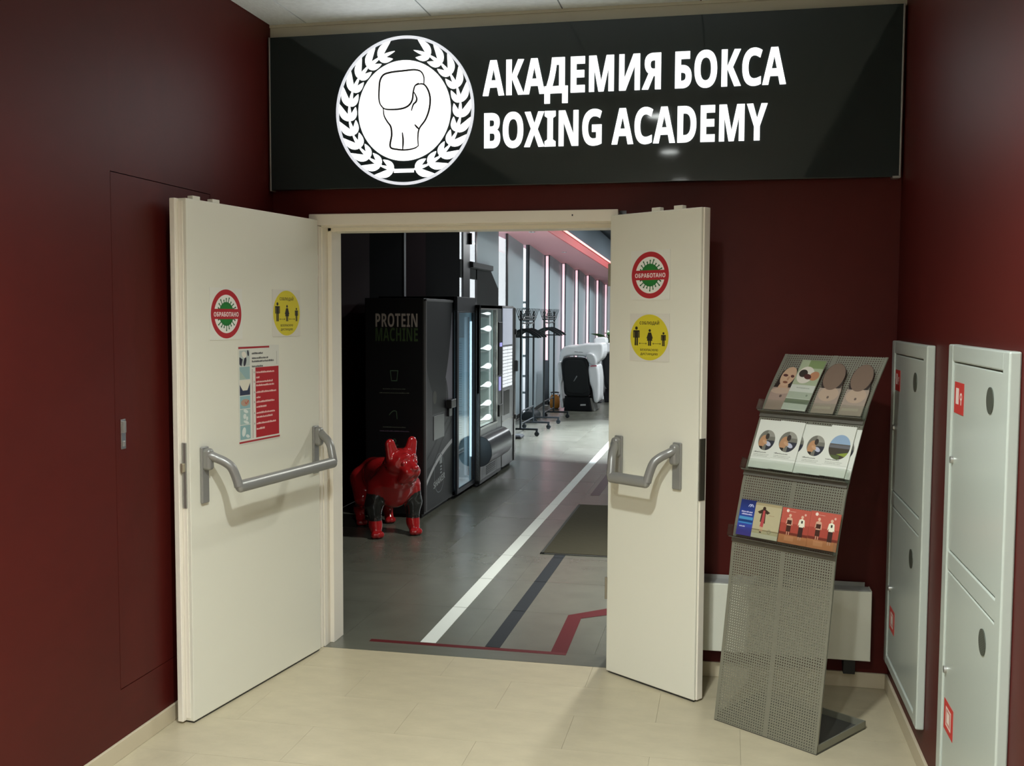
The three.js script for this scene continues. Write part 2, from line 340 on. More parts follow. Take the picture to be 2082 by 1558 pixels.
const virusTex = canvasTex(512, 512, (g) => {
  g.fillStyle = '#e6e6dc'; g.fillRect(0, 0, 512, 512);
  g.translate(256, 256);
  g.fillStyle = '#b3242e'; g.beginPath(); g.arc(0, 0, 242, 0, 7); g.fill();
  g.fillStyle = '#ecece4'; g.beginPath(); g.arc(0, 0, 190, 0, 7); g.fill();
  g.fillStyle = '#1c7a2c'; g.strokeStyle = '#1f5f33'; g.lineWidth = 11;
  g.beginPath(); g.arc(0, 0, 118, 0, 7); g.fill();
  for (let i = 0; i < 22; i++) { const a = i / 22 * 6.283 + 0.1, r2 = 138 + 12 * ((i * 7) % 3); g.beginPath(); g.moveTo(95 * Math.cos(a), 95 * Math.sin(a)); g.lineTo(r2 * Math.cos(a + 0.05), r2 * Math.sin(a + 0.05)); g.stroke(); g.fillStyle = '#1f5f33'; g.beginPath(); g.arc(r2 * Math.cos(a + 0.05), r2 * Math.sin(a + 0.05), 9, 0, 7); g.fill(); }
  g.fillStyle = '#b3242e'; g.fillRect(-206, -50, 412, 100);
  g.fillStyle = '#f0e6e2'; g.font = 'bold 62px ' + SERIF; g.textAlign = 'center'; g.textBaseline = 'middle'; g.fillText('ОБРАБОТАНО', 0, 4, 400);
});
const distTex = canvasTex(512, 512, (g) => {
  g.fillStyle = '#dedbcf'; g.fillRect(0, 0, 512, 512);
  g.fillStyle = '#d8c92c'; g.beginPath(); g.ellipse(256, 256, 246, 246, 0, 0, 7); g.fill();
  g.fillStyle = '#3a320c'; g.textAlign = 'center'; g.font = 'bold 46px ' + SERIF; g.fillText('СОБЛЮДАЙ', 256, 118, 260);
  g.font = 'bold 34px ' + SERIF; g.fillText('БЕЗОПАСНУЮ', 256, 402, 260); g.fillText('ДИСТАНЦИЮ', 256, 446, 240);
  person(g, 88, 345, 205, 'm'); person(g, 262, 345, 178, 'f'); person(g, 438, 345, 148, 'm');
  g.strokeStyle = '#3a320c'; g.lineWidth = 4; for (const [a, b] of [[126, 222], [302, 404]]) { g.beginPath(); g.moveTo(a, 322); g.lineTo(b, 322); g.stroke(); for (const [x, s] of [[a, 1], [b, -1]]) { g.beginPath(); g.moveTo(x + s * 12, 314); g.lineTo(x, 322); g.lineTo(x + s * 12, 330); g.stroke(); } }
});
const scribble = (g, x, y, w, h, color) => { g.fillStyle = color; let q = x; while (q < x + w) { const l = 4 + rnd() * 12, hh = h * (0.6 + rnd() * 0.4); g.fillRect(q, y + (h - hh), Math.min(l, x + w - q), hh); q += l + 2.5; } };
const posterTex = canvasTex(600, 824, (g) => {
  g.fillStyle = '#dcdcd2'; g.fillRect(0, 0, 600, 824);
  g.fillStyle = '#a82a30'; g.fillRect(0, 6, 450, 16); g.fillRect(0, 800, 600, 15);
  scribble(g, 190, 56, 160, 17, '#4a4a4a'); scribble(g, 190, 96, 240, 17, '#4a4a4a'); scribble(g, 190, 124, 330, 17, '#4a4a4a'); scribble(g, 190, 166, 160, 17, '#4a4a4a'); scribble(g, 560, 50, 8, 120, '#bbbbb0');
  g.fillStyle = '#b01f28'; g.fillRect(240, 186, 350, 600);
  g.fillStyle = '#9a2f36'; g.fillRect(192, 196, 5, 588);
  const rows = [[218, 270, 262, 50], [300, 250, 330, 270], [388, 300, 432, 60], [472, 270, 514, 150], [566, 280, 602, 240], [656, 290, 702, 120]];
  rows.forEach(([ya, wa, yb, wb], i) => { scribble(g, 250, ya, wa, 18, '#ecc9c2'); scribble(g, 250, yb, wb, 18, '#ecc9c2'); g.fillStyle = '#8f8f85'; g.fillRect(216, ya, 10, 16); });
  // picture column
  const col = ['#b9c4bf', '#96b4b6', '#e2ddcb', '#8fb5ba', '#a3bfbb', '#8fb3b5'], ys = [36, 172, 286, 418, 530, 664, 790];
  for (let i = 0; i < 6; i++) { g.fillStyle = col[i]; g.fillRect(14, ys[i], 146, ys[i + 1] - ys[i] - 6); }
  g.fillStyle = '#2b2b38'; g.beginPath(); g.moveTo(14, 90); g.lineTo(60, 110); g.lineTo(40, 168); g.lineTo(14, 150); g.fill(); g.beginPath(); g.ellipse(92, 130, 18, 40, 0.3, 0, 7); g.fill(); g.beginPath(); g.ellipse(136, 60, 12, 26, -0.2, 0, 7); g.fill();
  g.fillStyle = '#e4dfd2'; g.beginPath(); g.ellipse(80, 72, 34, 26, 0.4, 0, 7); g.fill();
  g.fillStyle = '#a9bcae'; g.beginPath(); g.moveTo(14, 200); g.lineTo(110, 280); g.lineTo(14, 280); g.fill();
  g.fillStyle = '#30384f'; g.fillRect(14, 372, 146, 40); g.beginPath(); g.moveTo(14, 320); g.quadraticCurveTo(60, 380, 84, 400); g.lineTo(14, 400); g.fill(); g.beginPath(); g.moveTo(160, 310); g.quadraticCurveTo(120, 380, 96, 400); g.lineTo(160, 400); g.fill();
  g.fillStyle = '#b59a86'; g.beginPath(); g.ellipse(88, 474, 60, 30, 0, 0, 7); g.fill(); g.strokeStyle = '#c05a4c'; g.lineWidth = 9; g.beginPath(); g.moveTo(84, 466); g.lineTo(100, 486); g.lineTo(140, 458); g.stroke();
  g.fillStyle = '#dde5df'; for (const [x, y, a, b] of [[96, 548, 34, 14], [80, 590, 22, 22], [100, 640, 40, 12], [66, 720, 26, 40], [112, 610, 14, 18], [120, 760, 28, 14]]) { g.beginPath(); g.ellipse(x, y, a, b, 0.3, 0, 7); g.fill(); }
});
function stick(door, name, label, category, x, y, w, h, tex, turn = 0) {
  const o = mesh(name, sheetGeo(w, h, 0.0012), printM(tex, 0.5), scene);
  o.position.copy(door.localToWorld(new THREE.Vector3(x, y, 0.0012))); o.quaternion.copy(door.quaternion).multiply(new THREE.Quaternion().setFromAxisAngle(new THREE.Vector3(0, 0, 1), turn));
  return tag(o, label, category);
}
stick(doorL, 'notice_sticker', 'round red-ringed green virus notice on the wide door leaf', 'notice', -0.711, 1.629, 0.218, 0.212, virusTex);
stick(doorL, 'distance_sticker', 'round yellow keep-distance notice on the wide door leaf', 'notice', -0.263, 1.634, 0.226, 0.21, distTex);
stick(doorL, 'poster', 'red and white printed instruction poster with a column of pictures above the push bar', 'poster', -0.481, 1.286, 0.304, 0.416, posterTex);
stick(doorR, 'notice_sticker', 'round red-ringed green virus notice on the narrow door leaf', 'notice', 0.222, 1.804, 0.22, 0.212, virusTex);
stick(doorR, 'distance_sticker', 'round yellow keep-distance notice on the narrow door leaf', 'notice', 0.222, 1.536, 0.222, 0.206, distTex);

// ---------------------------------------------------------------- hose cabinets in the right wall
const hoseTex = (kind) => canvasTex(128, 128, (g) => {
  g.fillStyle = '#c0302a'; g.fillRect(0, 0, 128, 128); g.fillStyle = '#e6cfc6';
  if (kind) { g.fillRect(20, 24, 42, 66); g.beginPath(); g.arc(92, 56, 16, 0, 7); g.fill(); g.fillStyle = '#c0302a'; g.beginPath(); g.arc(92, 56, 7, 0, 7); g.fill(); g.fillRect(62, 48, 12, 12); g.fillStyle = '#e6cfc6'; g.fillRect(88, 64, 10, 26); }
  else { g.fillRect(26, 22, 76, 82); g.fillStyle = '#c98a80'; g.fillRect(34, 30, 60, 66); g.fillStyle = '#ecdcd2'; g.fillRect(44, 40, 34, 46); }
});
const hoseA = hoseTex(1), hoseB = hoseTex(0);
const grilleTex = canvasTex(128, 128, (g) => { g.fillStyle = '#4d5248'; g.fillRect(0, 0, 128, 128); for (let y = 0; y < 128; y += 12) for (let x = 0; x < 128; x += 12) { g.fillStyle = '#23261f'; g.beginPath(); g.arc(x + ((y / 12) % 2) * 6 + 3, y + 5, 3.6, 0, 7); g.fill(); } });
function cabinet(label, z0, z1, top, bot, marks) {
  // built in its own frame: x runs along the wall towards the viewer, z out of the wall
  const c = thing('hose_cabinet', label, 'cabinet', [XR, 0, z0], -Math.PI / 2), W = z1 - z0;
  const X = (z) => z - z0;
  const mid0 = 0.842, mid1 = 0.902, in_ = 0.062;
  mesh('frame', [bx(0, bot, 0, in_, top, 0.03, 0.006), bx(W - in_, bot, 0, W, top, 0.03, 0.006), bx(in_ - 0.004, top - 0.052, 0.0005, W - in_ + 0.004, top - 0.0005, 0.0292, 0.006), bx(in_ - 0.004, bot + 0.0005, 0.0005, W - in_ + 0.004, bot + 0.04, 0.0292, 0.006), bx(in_ - 0.004, mid0, 0.0005, W - in_ + 0.004, mid1, 0.026, 0.005), bx(0.02, bot + 0.02, 0, W - 0.02, top - 0.02, 0.012)], m_white, c);
  const dg = (y0, y1, m) => {
    const d = mesh('door', [bx(in_ + 0.003, y0 + 0.004, 0.008, W - in_ - 0.003, y1 - 0.004, 0.025, 0.005)], m_white, c);
    mesh('lock', [new THREE.CylinderGeometry(0.011, 0.012, 0.01, 20).rotateX(Math.PI / 2).translate(m.lock[0], m.lock[1], 0.028)], m_steel, d);
    const r = 0.036; const v = new THREE.Mesh(new THREE.CircleGeometry(r, 32), printM(grilleTex, 0.5));
    mesh('vent_grille', new THREE.CylinderGeometry(r, r, 0.003, 36).rotateX(Math.PI / 2).translate(m.vent[0], m.vent[1], 0.0262), printM(grilleTex, 0.5), d, 'round grey perforated vent');
    const s = mesh('hose_label', sheetGeo(m.st[2], m.st[3], 0.001), printM(m.tex), d, 'red hose label'); s.position.set(m.st[0], m.st[1], 0.0258);
  };
  dg(mid1, top - 0.052, marks[0]); dg(bot + 0.04, mid0, marks[1]);
  return c;
}
cabinet('white two-door hose cabinet nearer the heater and the brochure stand', 0.082, 0.855, 1.53, 0.155, [
  { lock: [0.085, 1.17], vent: [0.54, 1.387], st: [0.14, 1.37, 0.115, 0.085], tex: hoseA }, { lock: [0.095, 0.493], vent: [0.562, 0.727], st: [0.165, 0.375, 0.12, 0.095], tex: hoseB }]);
cabinet('white two-door hose cabinet further along the wall from the heater', 1.213, 1.93, 1.545, 0.155, [
  { lock: [0.087, 1.19], vent: [0.524, 1.408], st: [0.15, 1.385, 0.125, 0.095], tex: hoseA }, { lock: [0.09, 0.53], vent: [0.53, 0.755], st: [0.148, 0.392, 0.125, 0.095], tex: hoseB }]);

// ---------------------------------------------------------------- heater
{
  const x0 = 1.5, x1 = 2.535, y0 = 0.148, y1 = 0.452;
  const h = thing('wall_heater', 'low white convector heater with grey top grille under the red wall', 'heater', [0, 0, 0]);
  mesh('front_panel', [bx(x0, y0, 0.088, x1, y1, 0.102, 0.004), bx(x0, y0, 0.02, x1, y0 + 0.006, 0.1)], M(lin(0.80, 0.80, 0.68), 0.42), h);
  mesh('end_cap', [bx(x1 - 0.006, y0, 0.016, x1, y1 + 0.004, 0.1, 0.003)], M(lin(0.66, 0.66, 0.57), 0.45), h);
  mesh('end_cap', [bx(x0, y0, 0.016, x0 + 0.006, y1 + 0.004, 0.1, 0.003)], M(lin(0.66, 0.66, 0.57), 0.45), h);
  mesh('core', bx(x0 + 0.01, y0 + 0.03, 0.03, x1 - 0.01, y1 - 0.03, 0.08), m_dark, h);
  const gm = M(lin(0.4, 0.4, 0.38), 0.5);
  for (let i = 0; i < 9; i++) mesh('grille_bar', bx(x0 + 0.006, y1 - 0.012, 0.022 + i * 0.0075, x1 - 0.006, y1 + 0.002, 0.0255 + i * 0.0075), gm, h);
  for (let i = 0; i < 14; i++) mesh('grille_rib', bx(x0 + 0.04 + i * 0.073, y1 - 0.018, 0.02, x0 + 0.044 + i * 0.073, y1 - 0.002, 0.088), gm, h);
  mesh('back_plate', [bx(x0, y0 + 0.02, 0.013, x1 - 0.02, y1 + 0.02, 0.019, 0.002)], gm, h);
  for (const x of [1.62, 2.43]) mesh('bracket', bx(x, 0.07, 0.002, x + 0.05, 0.2, 0.05, 0.002), m_dark, h);
}

// ---------------------------------------------------------------- brochure stand
const stA = Math.atan2(-0.577, 0.817), SW = 0.461;
const stand = thing('brochure_stand', 'leaning grey perforated metal leaflet stand with three acrylic shelves', 'stand', [1.883, 0, 0.52], stA);
const prof = new THREE.CatmullRomCurve3([[0, 0.004, 0], [0, 0.25, 0.038], [0, 0.54, 0.080], [0, 0.73, 0.105], [0, 0.88, 0.145], [0, 1.0, 0.183], [0, 1.24, 0.296], [0, 1.334, 0.355], [0, 1.47, 0.465]].map(V3), false, 'catmullrom', 0.5);
const profPts = prof.getSpacedPoints(80);
const at = (h) => { for (let i = 1; i < profPts.length; i++) if (profPts[i].y >= h) { const a = profPts[i - 1], b = profPts[i], t = (h - a.y) / (b.y - a.y); return { k: a.z + (b.z - a.z) * t, tilt: Math.atan2(b.z - a.z, b.y - a.y) }; } return { k: 0.465, tilt: 0.7 }; };
{
  const stripGeo = (xa, xb, off, pitch) => { // strip of the curved sheet
    const pos = [], uv = [], idx = []; let s = 0;
    profPts.forEach((p, i) => { if (i) s += p.distanceTo(profPts[i - 1]); pos.push(xa, p.y, -p.z + off, xb, p.y, -p.z + off); uv.push(0, s / pitch, (xb - xa) / pitch, s / pitch); if (i) { const k = 2 * i; idx.push(k - 2, k - 1, k, k - 1, k + 1, k); } });
    const g = new THREE.BufferGeometry(); g.setAttribute('position', new THREE.Float32BufferAttribute(pos, 3)); g.setAttribute('uv', new THREE.Float32BufferAttribute(uv, 2)); g.setIndex(idx); g.computeVertexNormals(); return g;
  };
  const solid = (xa, xb, d) => { // the same strip with thickness d
    const a = [], b = []; for (const p of profPts) { a.push([p.z, p.y]); b.unshift([p.z + d, p.y]); }
    return ext(shapeOf([...a, ...b]), xb - xa).rotateY(Math.PI / 2).translate(xa, 0, 0);
  };
  const hole = canvasTex(32, 32, (g) => { g.fillStyle = '#fff'; g.fillRect(0, 0, 32, 32); g.fillStyle = '#000'; g.fillRect(10, 10, 12, 12); });
  hole.colorSpace = THREE.NoColorSpace; hole.wrapS = hole.wrapT = THREE.RepeatWrapping;
  const m_sheet = M(lin(0.255, 0.255, 0.20), 0.4, { metalness: 0.4 });
  const m_perf = M(lin(0.255, 0.255, 0.20), 0.4, { metalness: 0.4, alphaMap: hole, alphaTest: 0.5, side: THREE.DoubleSide });
  mesh('perforated_panel', stripGeo(0.012, 0.226, 0, 0.0104), m_perf, stand, 'grey metal sheet pierced by a grid of small holes');
  mesh('perforated_panel', stripGeo(0.246, SW - 0.012, 0, 0.0104), m_perf, stand, 'grey metal sheet pierced by a grid of small holes');
  mesh('centre_strip', solid(0.226, 0.246, 0.002), m_sheet, stand);
  mesh('side_edge', solid(0, 0.012, 0.008), m_sheet, stand); mesh('side_edge', solid(SW - 0.012, SW, 0.008), m_sheet, stand);
  const D = 0.367, mb = M(lin(0.085, 0.085, 0.08), 0.5, { metalness: 0.3 });
  mesh('base_plate', [bx(0.0, 0.0, -D, SW, 0.008, -0.002)], mb, stand);
  mesh('base_rim', [bx(SW - 0.006, 0, -D, SW, 0.034, -0.004, 0.001), bx(0, 0, -D, 0.006, 0.034, -0.004, 0.001), bx(0, 0, -D, SW, 0.034, -D + 0.006, 0.001)], m_sheet, stand);
  for (const h of [1.232, 1.0, 0.738]) { // acrylic shelves
    const { k, tilt } = at(h), s = new THREE.Group(); s.name = numbered('shelf'); s.position.set(0, h, -k); s.rotation.x = -tilt; stand.add(s);
    mesh('shelf_lip', [bx(-0.006, 0, 0.031, SW + 0.006, 0.046, 0.034), bx(-0.006, 0, 0, SW + 0.006, 0.004, 0.034), bx(-0.006, 0, 0, -0.002, 0.046, 0.034), bx(SW + 0.002, 0, 0, SW + 0.006, 0.046, 0.034)], m_acrylic, s);
    mesh('shelf_bracket', [bx(0.0, -0.02, 0.001, SW, 0, 0.006), bx(0.0, -0.003, 0, SW, 0.0, 0.03)], M(lin(0.16, 0.155, 0.13), 0.45, { metalness: 0.4 }), s);
  }
}
scene.updateMatrixWorld(true);
const tanPortrait = (gap) => (g, w, h) => { // leaflet with a tan oval portrait field on a skin-toned ground
  g.fillStyle = '#6f6a60'; g.fillRect(0, 0, w, h * 0.5); g.fillStyle = '#2a1d14'; g.beginPath(); g.ellipse(w * 0.5, h * 0.3, w * 0.5, h * 0.3, 0, 0, 7); g.fill();
  g.fillStyle = '#a8988a'; g.fillRect(0, h * 0.5, w, h * 0.5);
  g.fillStyle = '#bba590'; g.beginPath(); g.ellipse(w * 0.5, h * 0.62, w * 0.42, h * 0.14, 0, 0, 7); g.fill();
  g.fillStyle = '#7c6757'; g.beginPath(); g.ellipse(w * 0.48, h * 0.27, w * 0.44, h * 0.265, 0, 0, 7); g.fill();
  g.fillStyle = '#6b5d54'; g.beginPath(); g.arc(w * 0.52, h * 0.68, w * 0.05, 0, 7); g.fill();
  g.fillStyle = '#b7a998'; g.fillRect(w * 0.1, h * 0.86, w * 0.7, h * 0.05);
};
const faceTex = canvasTex(200, 400, (g, w, h) => {
  g.fillStyle = '#a58f82'; g.fillRect(0, 0, w, h); g.fillStyle = '#241710'; g.fillRect(0, 0, w, h * 0.48);
  g.fillStyle = '#c3a083'; g.beginPath(); g.ellipse(w * 0.5, h * 0.5, w * 0.24, h * 0.16, 0, 0, 7); g.fill();
  g.fillStyle = '#cba98c'; g.beginPath(); g.ellipse(w * 0.56, h * 0.22, w * 0.33, h * 0.23, 0.25, 0, 7); g.fill();
  g.fillStyle = '#5a2f2c'; g.beginPath(); g.ellipse(w * 0.42, h * 0.2, w * 0.12, h * 0.03, 0.15, 0, 7); g.fill(); g.beginPath(); g.ellipse(w * 0.76, h * 0.22, w * 0.09, h * 0.03, 0.3, 0, 7); g.fill();
  g.fillStyle = '#b58d72'; g.beginPath(); g.ellipse(w * 0.6, h * 0.27, w * 0.05, h * 0.05, 0.2, 0, 7); g.fill();
  g.fillStyle = '#7a4a35'; g.beginPath(); g.ellipse(w * 0.52, h * 0.36, w * 0.12, h * 0.025, 0.1, 0, 7); g.fill();
  g.fillStyle = '#a58f82'; g.fillRect(0, h * 0.56, w, h); g.fillStyle = '#b9a28f'; g.beginPath(); g.ellipse(w * 0.5, h * 0.56, w * 0.5, h * 0.07, 0, 0, 7); g.fill();
  g.fillStyle = '#5f5049'; g.beginPath(); g.arc(w * 0.55, h * 0.68, w * 0.06, 0, 7); g.fill();
});
const spaTex = canvasTex(200, 400, (g, w, h) => {
  g.fillStyle = '#a9b596'; g.fillRect(0, 0, w, h * 0.5); g.fillStyle = '#7f9460'; g.fillRect(w * 0.35, 0, w * 0.65, h * 0.16);
  g.fillStyle = '#ddd8cc'; g.beginPath(); g.ellipse(w * 0.38, h * 0.3, w * 0.34, h * 0.17, -0.4, 0, 7); g.fill();
  g.fillStyle = '#b9825e'; g.beginPath(); g.ellipse(w * 0.76, h * 0.31, w * 0.2, h * 0.09, -0.3, 0, 7); g.fill();
  g.fillStyle = '#2b2219'; g.beginPath(); g.ellipse(w * 0.27, h * 0.27, w * 0.18, h * 0.075, 0.2, 0, 7); g.fill(); g.fillStyle = '#4a1a16'; g.beginPath(); g.ellipse(w * 0.5, h * 0.33, w * 0.16, h * 0.05, 0.3, 0, 7); g.fill();
  g.fillStyle = '#c9cfc4'; g.fillRect(0, h * 0.5, w, h * 0.5); g.fillStyle = '#a7b29f'; g.fillRect(0, h * 0.64, w, h * 0.13); g.fillStyle = '#6d7a62'; g.fillRect(0, h * 0.78, w, h * 0.09);
  scribble(g, w * 0.25, h * 0.545, w * 0.55, 9, '#98a094'); g.fillStyle = '#7c8a78'; g.beginPath(); g.arc(w * 0.8, h * 0.7, 8, 0, 7); g.fill();
});
const tanTex = canvasTex(200, 400, tanPortrait(0));
const roundPhoto = (kind) => canvasTex(220, 380, (g, w, h) => {
  g.fillStyle = '#dfe3da'; g.fillRect(0, 0, w, h); g.fillStyle = '#e6eae2'; g.fillRect(0, h * 0.78, w, h * 0.22); g.fillStyle = '#c3c8be'; g.fillRect(0, h * 0.775, w, 3);
  scribble(g, 20, h * 0.66, 120, 9, '#7c8078'); scribble(g, 20, h * 0.71, 150, 6, '#b4b9b0'); scribble(g, 20, h * 0.74, 140, 6, '#b4b9b0');
  g.save(); g.beginPath(); g.arc(w * 0.52, h * 0.42, kind === 'field' ? 92 : 80, 0, 7); g.clip();
  if (kind === 'field') { g.fillStyle = '#93aecb'; g.fillRect(0, 0, w, h); g.fillStyle = '#5a544c'; g.fillRect(0, h * 0.36, w, h); g.fillStyle = '#6a6b70'; g.fillRect(0, h * 0.38, w, h * 0.06); g.fillStyle = '#453f36'; g.fillRect(0, h * 0.44, w, h); g.fillStyle = '#8b9d3e'; g.beginPath(); g.moveTo(w * 0.45, h * 0.56); g.lineTo(w, h * 0.5); g.lineTo(w, h * 0.62); g.fill(); g.fillStyle = '#55613a'; g.fillRect(0, h * 0.58, w * 0.6, h * 0.2); }
  else { g.fillStyle = '#77776d'; g.fillRect(0, 0, w, h); g.fillStyle = '#9a9a90'; g.fillRect(w * 0.5, 0, w, h * 0.34); g.fillStyle = '#b98d68'; g.beginPath(); g.ellipse(w * 0.36, h * 0.45, 34, 52, 0.3, 0, 7); g.fill(); g.fillStyle = '#3a3430'; g.beginPath(); g.ellipse(w * 0.52, h * 0.34, 18, 24, 0, 0, 7); g.fill(); g.fillStyle = '#33363f'; g.fillRect(w * 0.55, h * 0.42, 90, 90); g.fillStyle = '#b9bfd2'; g.beginPath(); g.ellipse(w * 0.62, h * 0.49, 30, 16, 0.4, 0, 7); g.fill(); g.fillStyle = '#c79f7c'; g.beginPath(); g.ellipse(w * 0.46, h * 0.46, 26, 12, 0.5, 0, 7); g.fill(); g.fillStyle = '#2c2722'; g.fillRect(0, h * 0.55, w * 0.4, 60); }
  g.restore();
});
const gymTex = roundPhoto('gym'), fieldTex = roundPhoto('field');
const blueTex = canvasTex(160, 300, (g, w, h) => {
  const q = g.createLinearGradient(0, 0, 0, h); q.addColorStop(0, '#1c2a66'); q.addColorStop(0.55, '#2b4aa6'); q.addColorStop(1, '#4a3f96'); g.fillStyle = q; g.fillRect(0, 0, w, h);
  g.strokeStyle = '#b9c4e8'; g.lineWidth = 7; g.beginPath(); g.moveTo(86, 56); g.quadraticCurveTo(104, 18, 124, 54); g.moveTo(104, 58); g.quadraticCurveTo(122, 14, 140, 56); g.stroke();
  scribble(g, 22, 94, 116, 13, '#c9c6e6'); scribble(g, 28, 114, 112, 13, '#c9c6e6'); g.fillStyle = '#4b93c4'; g.fillRect(8, 142, 144, 24); g.fillStyle = '#16407a'; g.fillRect(8, 168, 144, 18); g.fillStyle = '#3f86c2'; g.fillRect(8, 188, 144, 12); scribble(g, 24, 218, 58, 12, '#c9cfe6');
});
const figTex = canvasTex(260, 300, (g, w, h) => {
  g.fillStyle = '#b9b08e'; g.fillRect(0, 0, w, h); g.fillStyle = '#a79a76'; g.fillRect(0, 0, w, 22); g.fillStyle = '#8f8260'; g.fillRect(0, 226, w, 10); g.fillStyle = '#c9c4ae'; g.fillRect(0, 262, w, 38);
  g.fillStyle = '#3a2a1e'; g.beginPath(); g.arc(92, 44, 15, 0, 7); g.fill();
  g.beginPath(); g.moveTo(30, 78); g.lineTo(78, 52); g.lineTo(110, 52); g.lineTo(154, 76); g.lineTo(128, 92); g.lineTo(112, 84); g.lineTo(118, 172); g.lineTo(66, 160); g.lineTo(70, 88); g.lineTo(54, 94); g.fill();
  g.fillStyle = '#b34a4c'; g.beginPath(); g.moveTo(84, 60); g.lineTo(104, 62); g.lineTo(108, 140); g.lineTo(104, 206); g.lineTo(72, 200); g.lineTo(80, 130); g.fill();
  g.fillStyle = '#c89a7a'; g.fillRect(78, 200, 10, 46); g.fillRect(94, 204, 10, 38); g.fillStyle = '#2f2a22'; g.fillRect(76, 244, 20, 9);
  g.strokeStyle = '#8f8a72'; g.lineWidth = 6; g.beginPath(); g.arc(172, 236, 16, 0, 7); g.stroke(); scribble(g, 150, 96, 50, 5, '#a2896c');
});
const redTeam = canvasTex(280, 300, (g, w, h) => {
  g.fillStyle = '#bb5a4c'; g.fillRect(0, 0, w, h); g.fillStyle = '#a5473a'; g.fillRect(0, 130, w, 90); g.fillStyle = '#6f2f22'; g.fillRect(0, 206, w, 22); g.fillStyle = '#b97a52'; g.fillRect(0, 228, w, 72); g.fillStyle = '#c98c64'; g.fillRect(60, 238, 90, 40);
  g.fillStyle = '#ead9cc'; g.beginPath(); g.arc(56, 24, 14, 0, 7); g.fill(); scribble(g, 76, 24, 58, 6, '#d9b0a2'); g.beginPath(); g.arc(232, 40, 10, 0, 7); g.fill();
  for (const [x, y, tall, white] of [[86, 62, 150, 0], [206, 62, 180, 1]]) {
    g.fillStyle = '#d9b39a'; g.beginPath(); g.arc(x, y, 13, 0, 7); g.fill(); g.fillStyle = white ? '#e4e2cc' : '#cfa68e';
    g.beginPath(); g.moveTo(x - 26, y + 24); g.lineTo(x, y + 12); g.lineTo(x + 26, y + 24); g.lineTo(x + 34, y + 84); g.lineTo(x + 20, y + 76); g.lineTo(x + 20, y + 90); g.lineTo(x - 22, y + 88); g.lineTo(x - 20, y + 62); g.lineTo(x - 34, y + 80); g.fill();
    if (!white) { g.fillStyle = '#43261c'; g.fillRect(x - 22, y + 40, 44, 36); } else { g.fillStyle = '#35352e'; g.fillRect(x - 6, y + 30, 16, 22); }
    g.fillStyle = white ? '#3a231e' : '#43261c'; g.fillRect(x - 22, y + 86, 44, tall - 96); g.fillStyle = '#c79a80'; g.fillRect(x - 14, y + tall - 12, 8, 28); g.fillRect(x + 6, y + tall - 12, 8, 28);
  }
});
function cutSheet(w, h, t, pts) { // a printed card cut to an outline given in 0..1 units
  const g = ext(smoothCut(pts).length ? shapeOf(smoothCut(pts).map(([a, b]) => [(a - 0.5) * w, (b - 0.5) * h])) : null, t), p = g.attributes.position, uv = g.attributes.uv;
  for (let i = 0; i < p.count; i++) uv.setXY(i, p.getX(i) / w + 0.5, p.getY(i) / h + 0.5);
  return g.translate(0, 0, -t / 2);
}
const smoothCut = (pts) => pts;
const ovalCut = [[0.02, 0], [0.98, 0], [0.98, 0.44], [0.95, 0.56]].concat([...Array(17).keys()].map((i) => { const a = -0.35 + i / 16 * (Math.PI + 0.7); return [0.48 + 0.46 * Math.cos(a), 0.73 + 0.27 * Math.sin(a)]; })).concat([[0.05, 0.56], [0.02, 0.44]]);
const faceCut = [[0.0, 0], [1, 0], [1, 0.5], [0.98, 0.7], [0.96, 0.88], [0.85, 0.96], [0.62, 1], [0.4, 0.97], [0.24, 0.9], [0.16, 0.78], [0.1, 0.6], [0.04, 0.5], [0.0, 0.42]];
function leaflet(name, label, u0, u1, h0, h1, tex, cat, dz = 0, turn = 0, cut) {
  const hm = (h0 + h1) / 2, { k, tilt } = at(hm), len = (h1 - h0) / Math.cos(tilt), o = mesh(name, cut ? cutSheet(u1 - u0, len, 0.0035, cut) : sheetGeo(u1 - u0, len, 0.0035), printM(tex, 0.42), scene);
  o.position.copy(stand.localToWorld(new THREE.Vector3((u0 + u1) / 2, hm, -k).add(new THREE.Vector3(0, Math.sin(tilt), Math.cos(tilt)).multiplyScalar(0.008 + dz))));
  o.quaternion.copy(stand.quaternion).multiply(new THREE.Quaternion().setFromAxisAngle(new THREE.Vector3(1, 0, 0), -tilt)).multiply(new THREE.Quaternion().setFromAxisAngle(new THREE.Vector3(0, 0, 1), turn));
  return tag(o, label, cat);
}
leaflet('leaflet', 'leaflet with a dark-haired face printed on it on the top shelf', 0.020, 0.118, 1.24, 1.412, faceTex, 'leaflet', 0.003, 0.02, faceCut);
leaflet('leaflet', 'pale green leaflet with a dark bowl picture on the top shelf', 0.112, 0.222, 1.24, 1.436, spaTex, 'leaflet', 0.012, -0.03);
leaflet('leaflet', 'tan oval portrait leaflet beside the pale green one on the top shelf', 0.232, 0.334, 1.24, 1.434, tanTex, 'leaflet', 0.003, 0.03, ovalCut);
leaflet('leaflet', 'tan oval portrait leaflet at the open end of the top shelf', 0.352, 0.452, 1.24, 1.434, tanTex, 'leaflet', 0.003, 0.02, ovalCut);
leaflet('leaflet', 'white leaflet with round group photo at the door end of the middle shelf', 0.018, 0.122, 1.012, 1.200, gymTex, 'leaflet', 0.003, 0.0);
leaflet('leaflet', 'white leaflet mostly hidden behind the second one on the middle shelf', 0.142, 0.252, 1.012, 1.198, gymTex, 'leaflet', 0.001, -0.02);
leaflet('leaflet', 'white leaflet with round group photo, second from the door on the middle shelf', 0.116, 0.228, 1.012, 1.200, gymTex, 'leaflet', 0.009, -0.02);
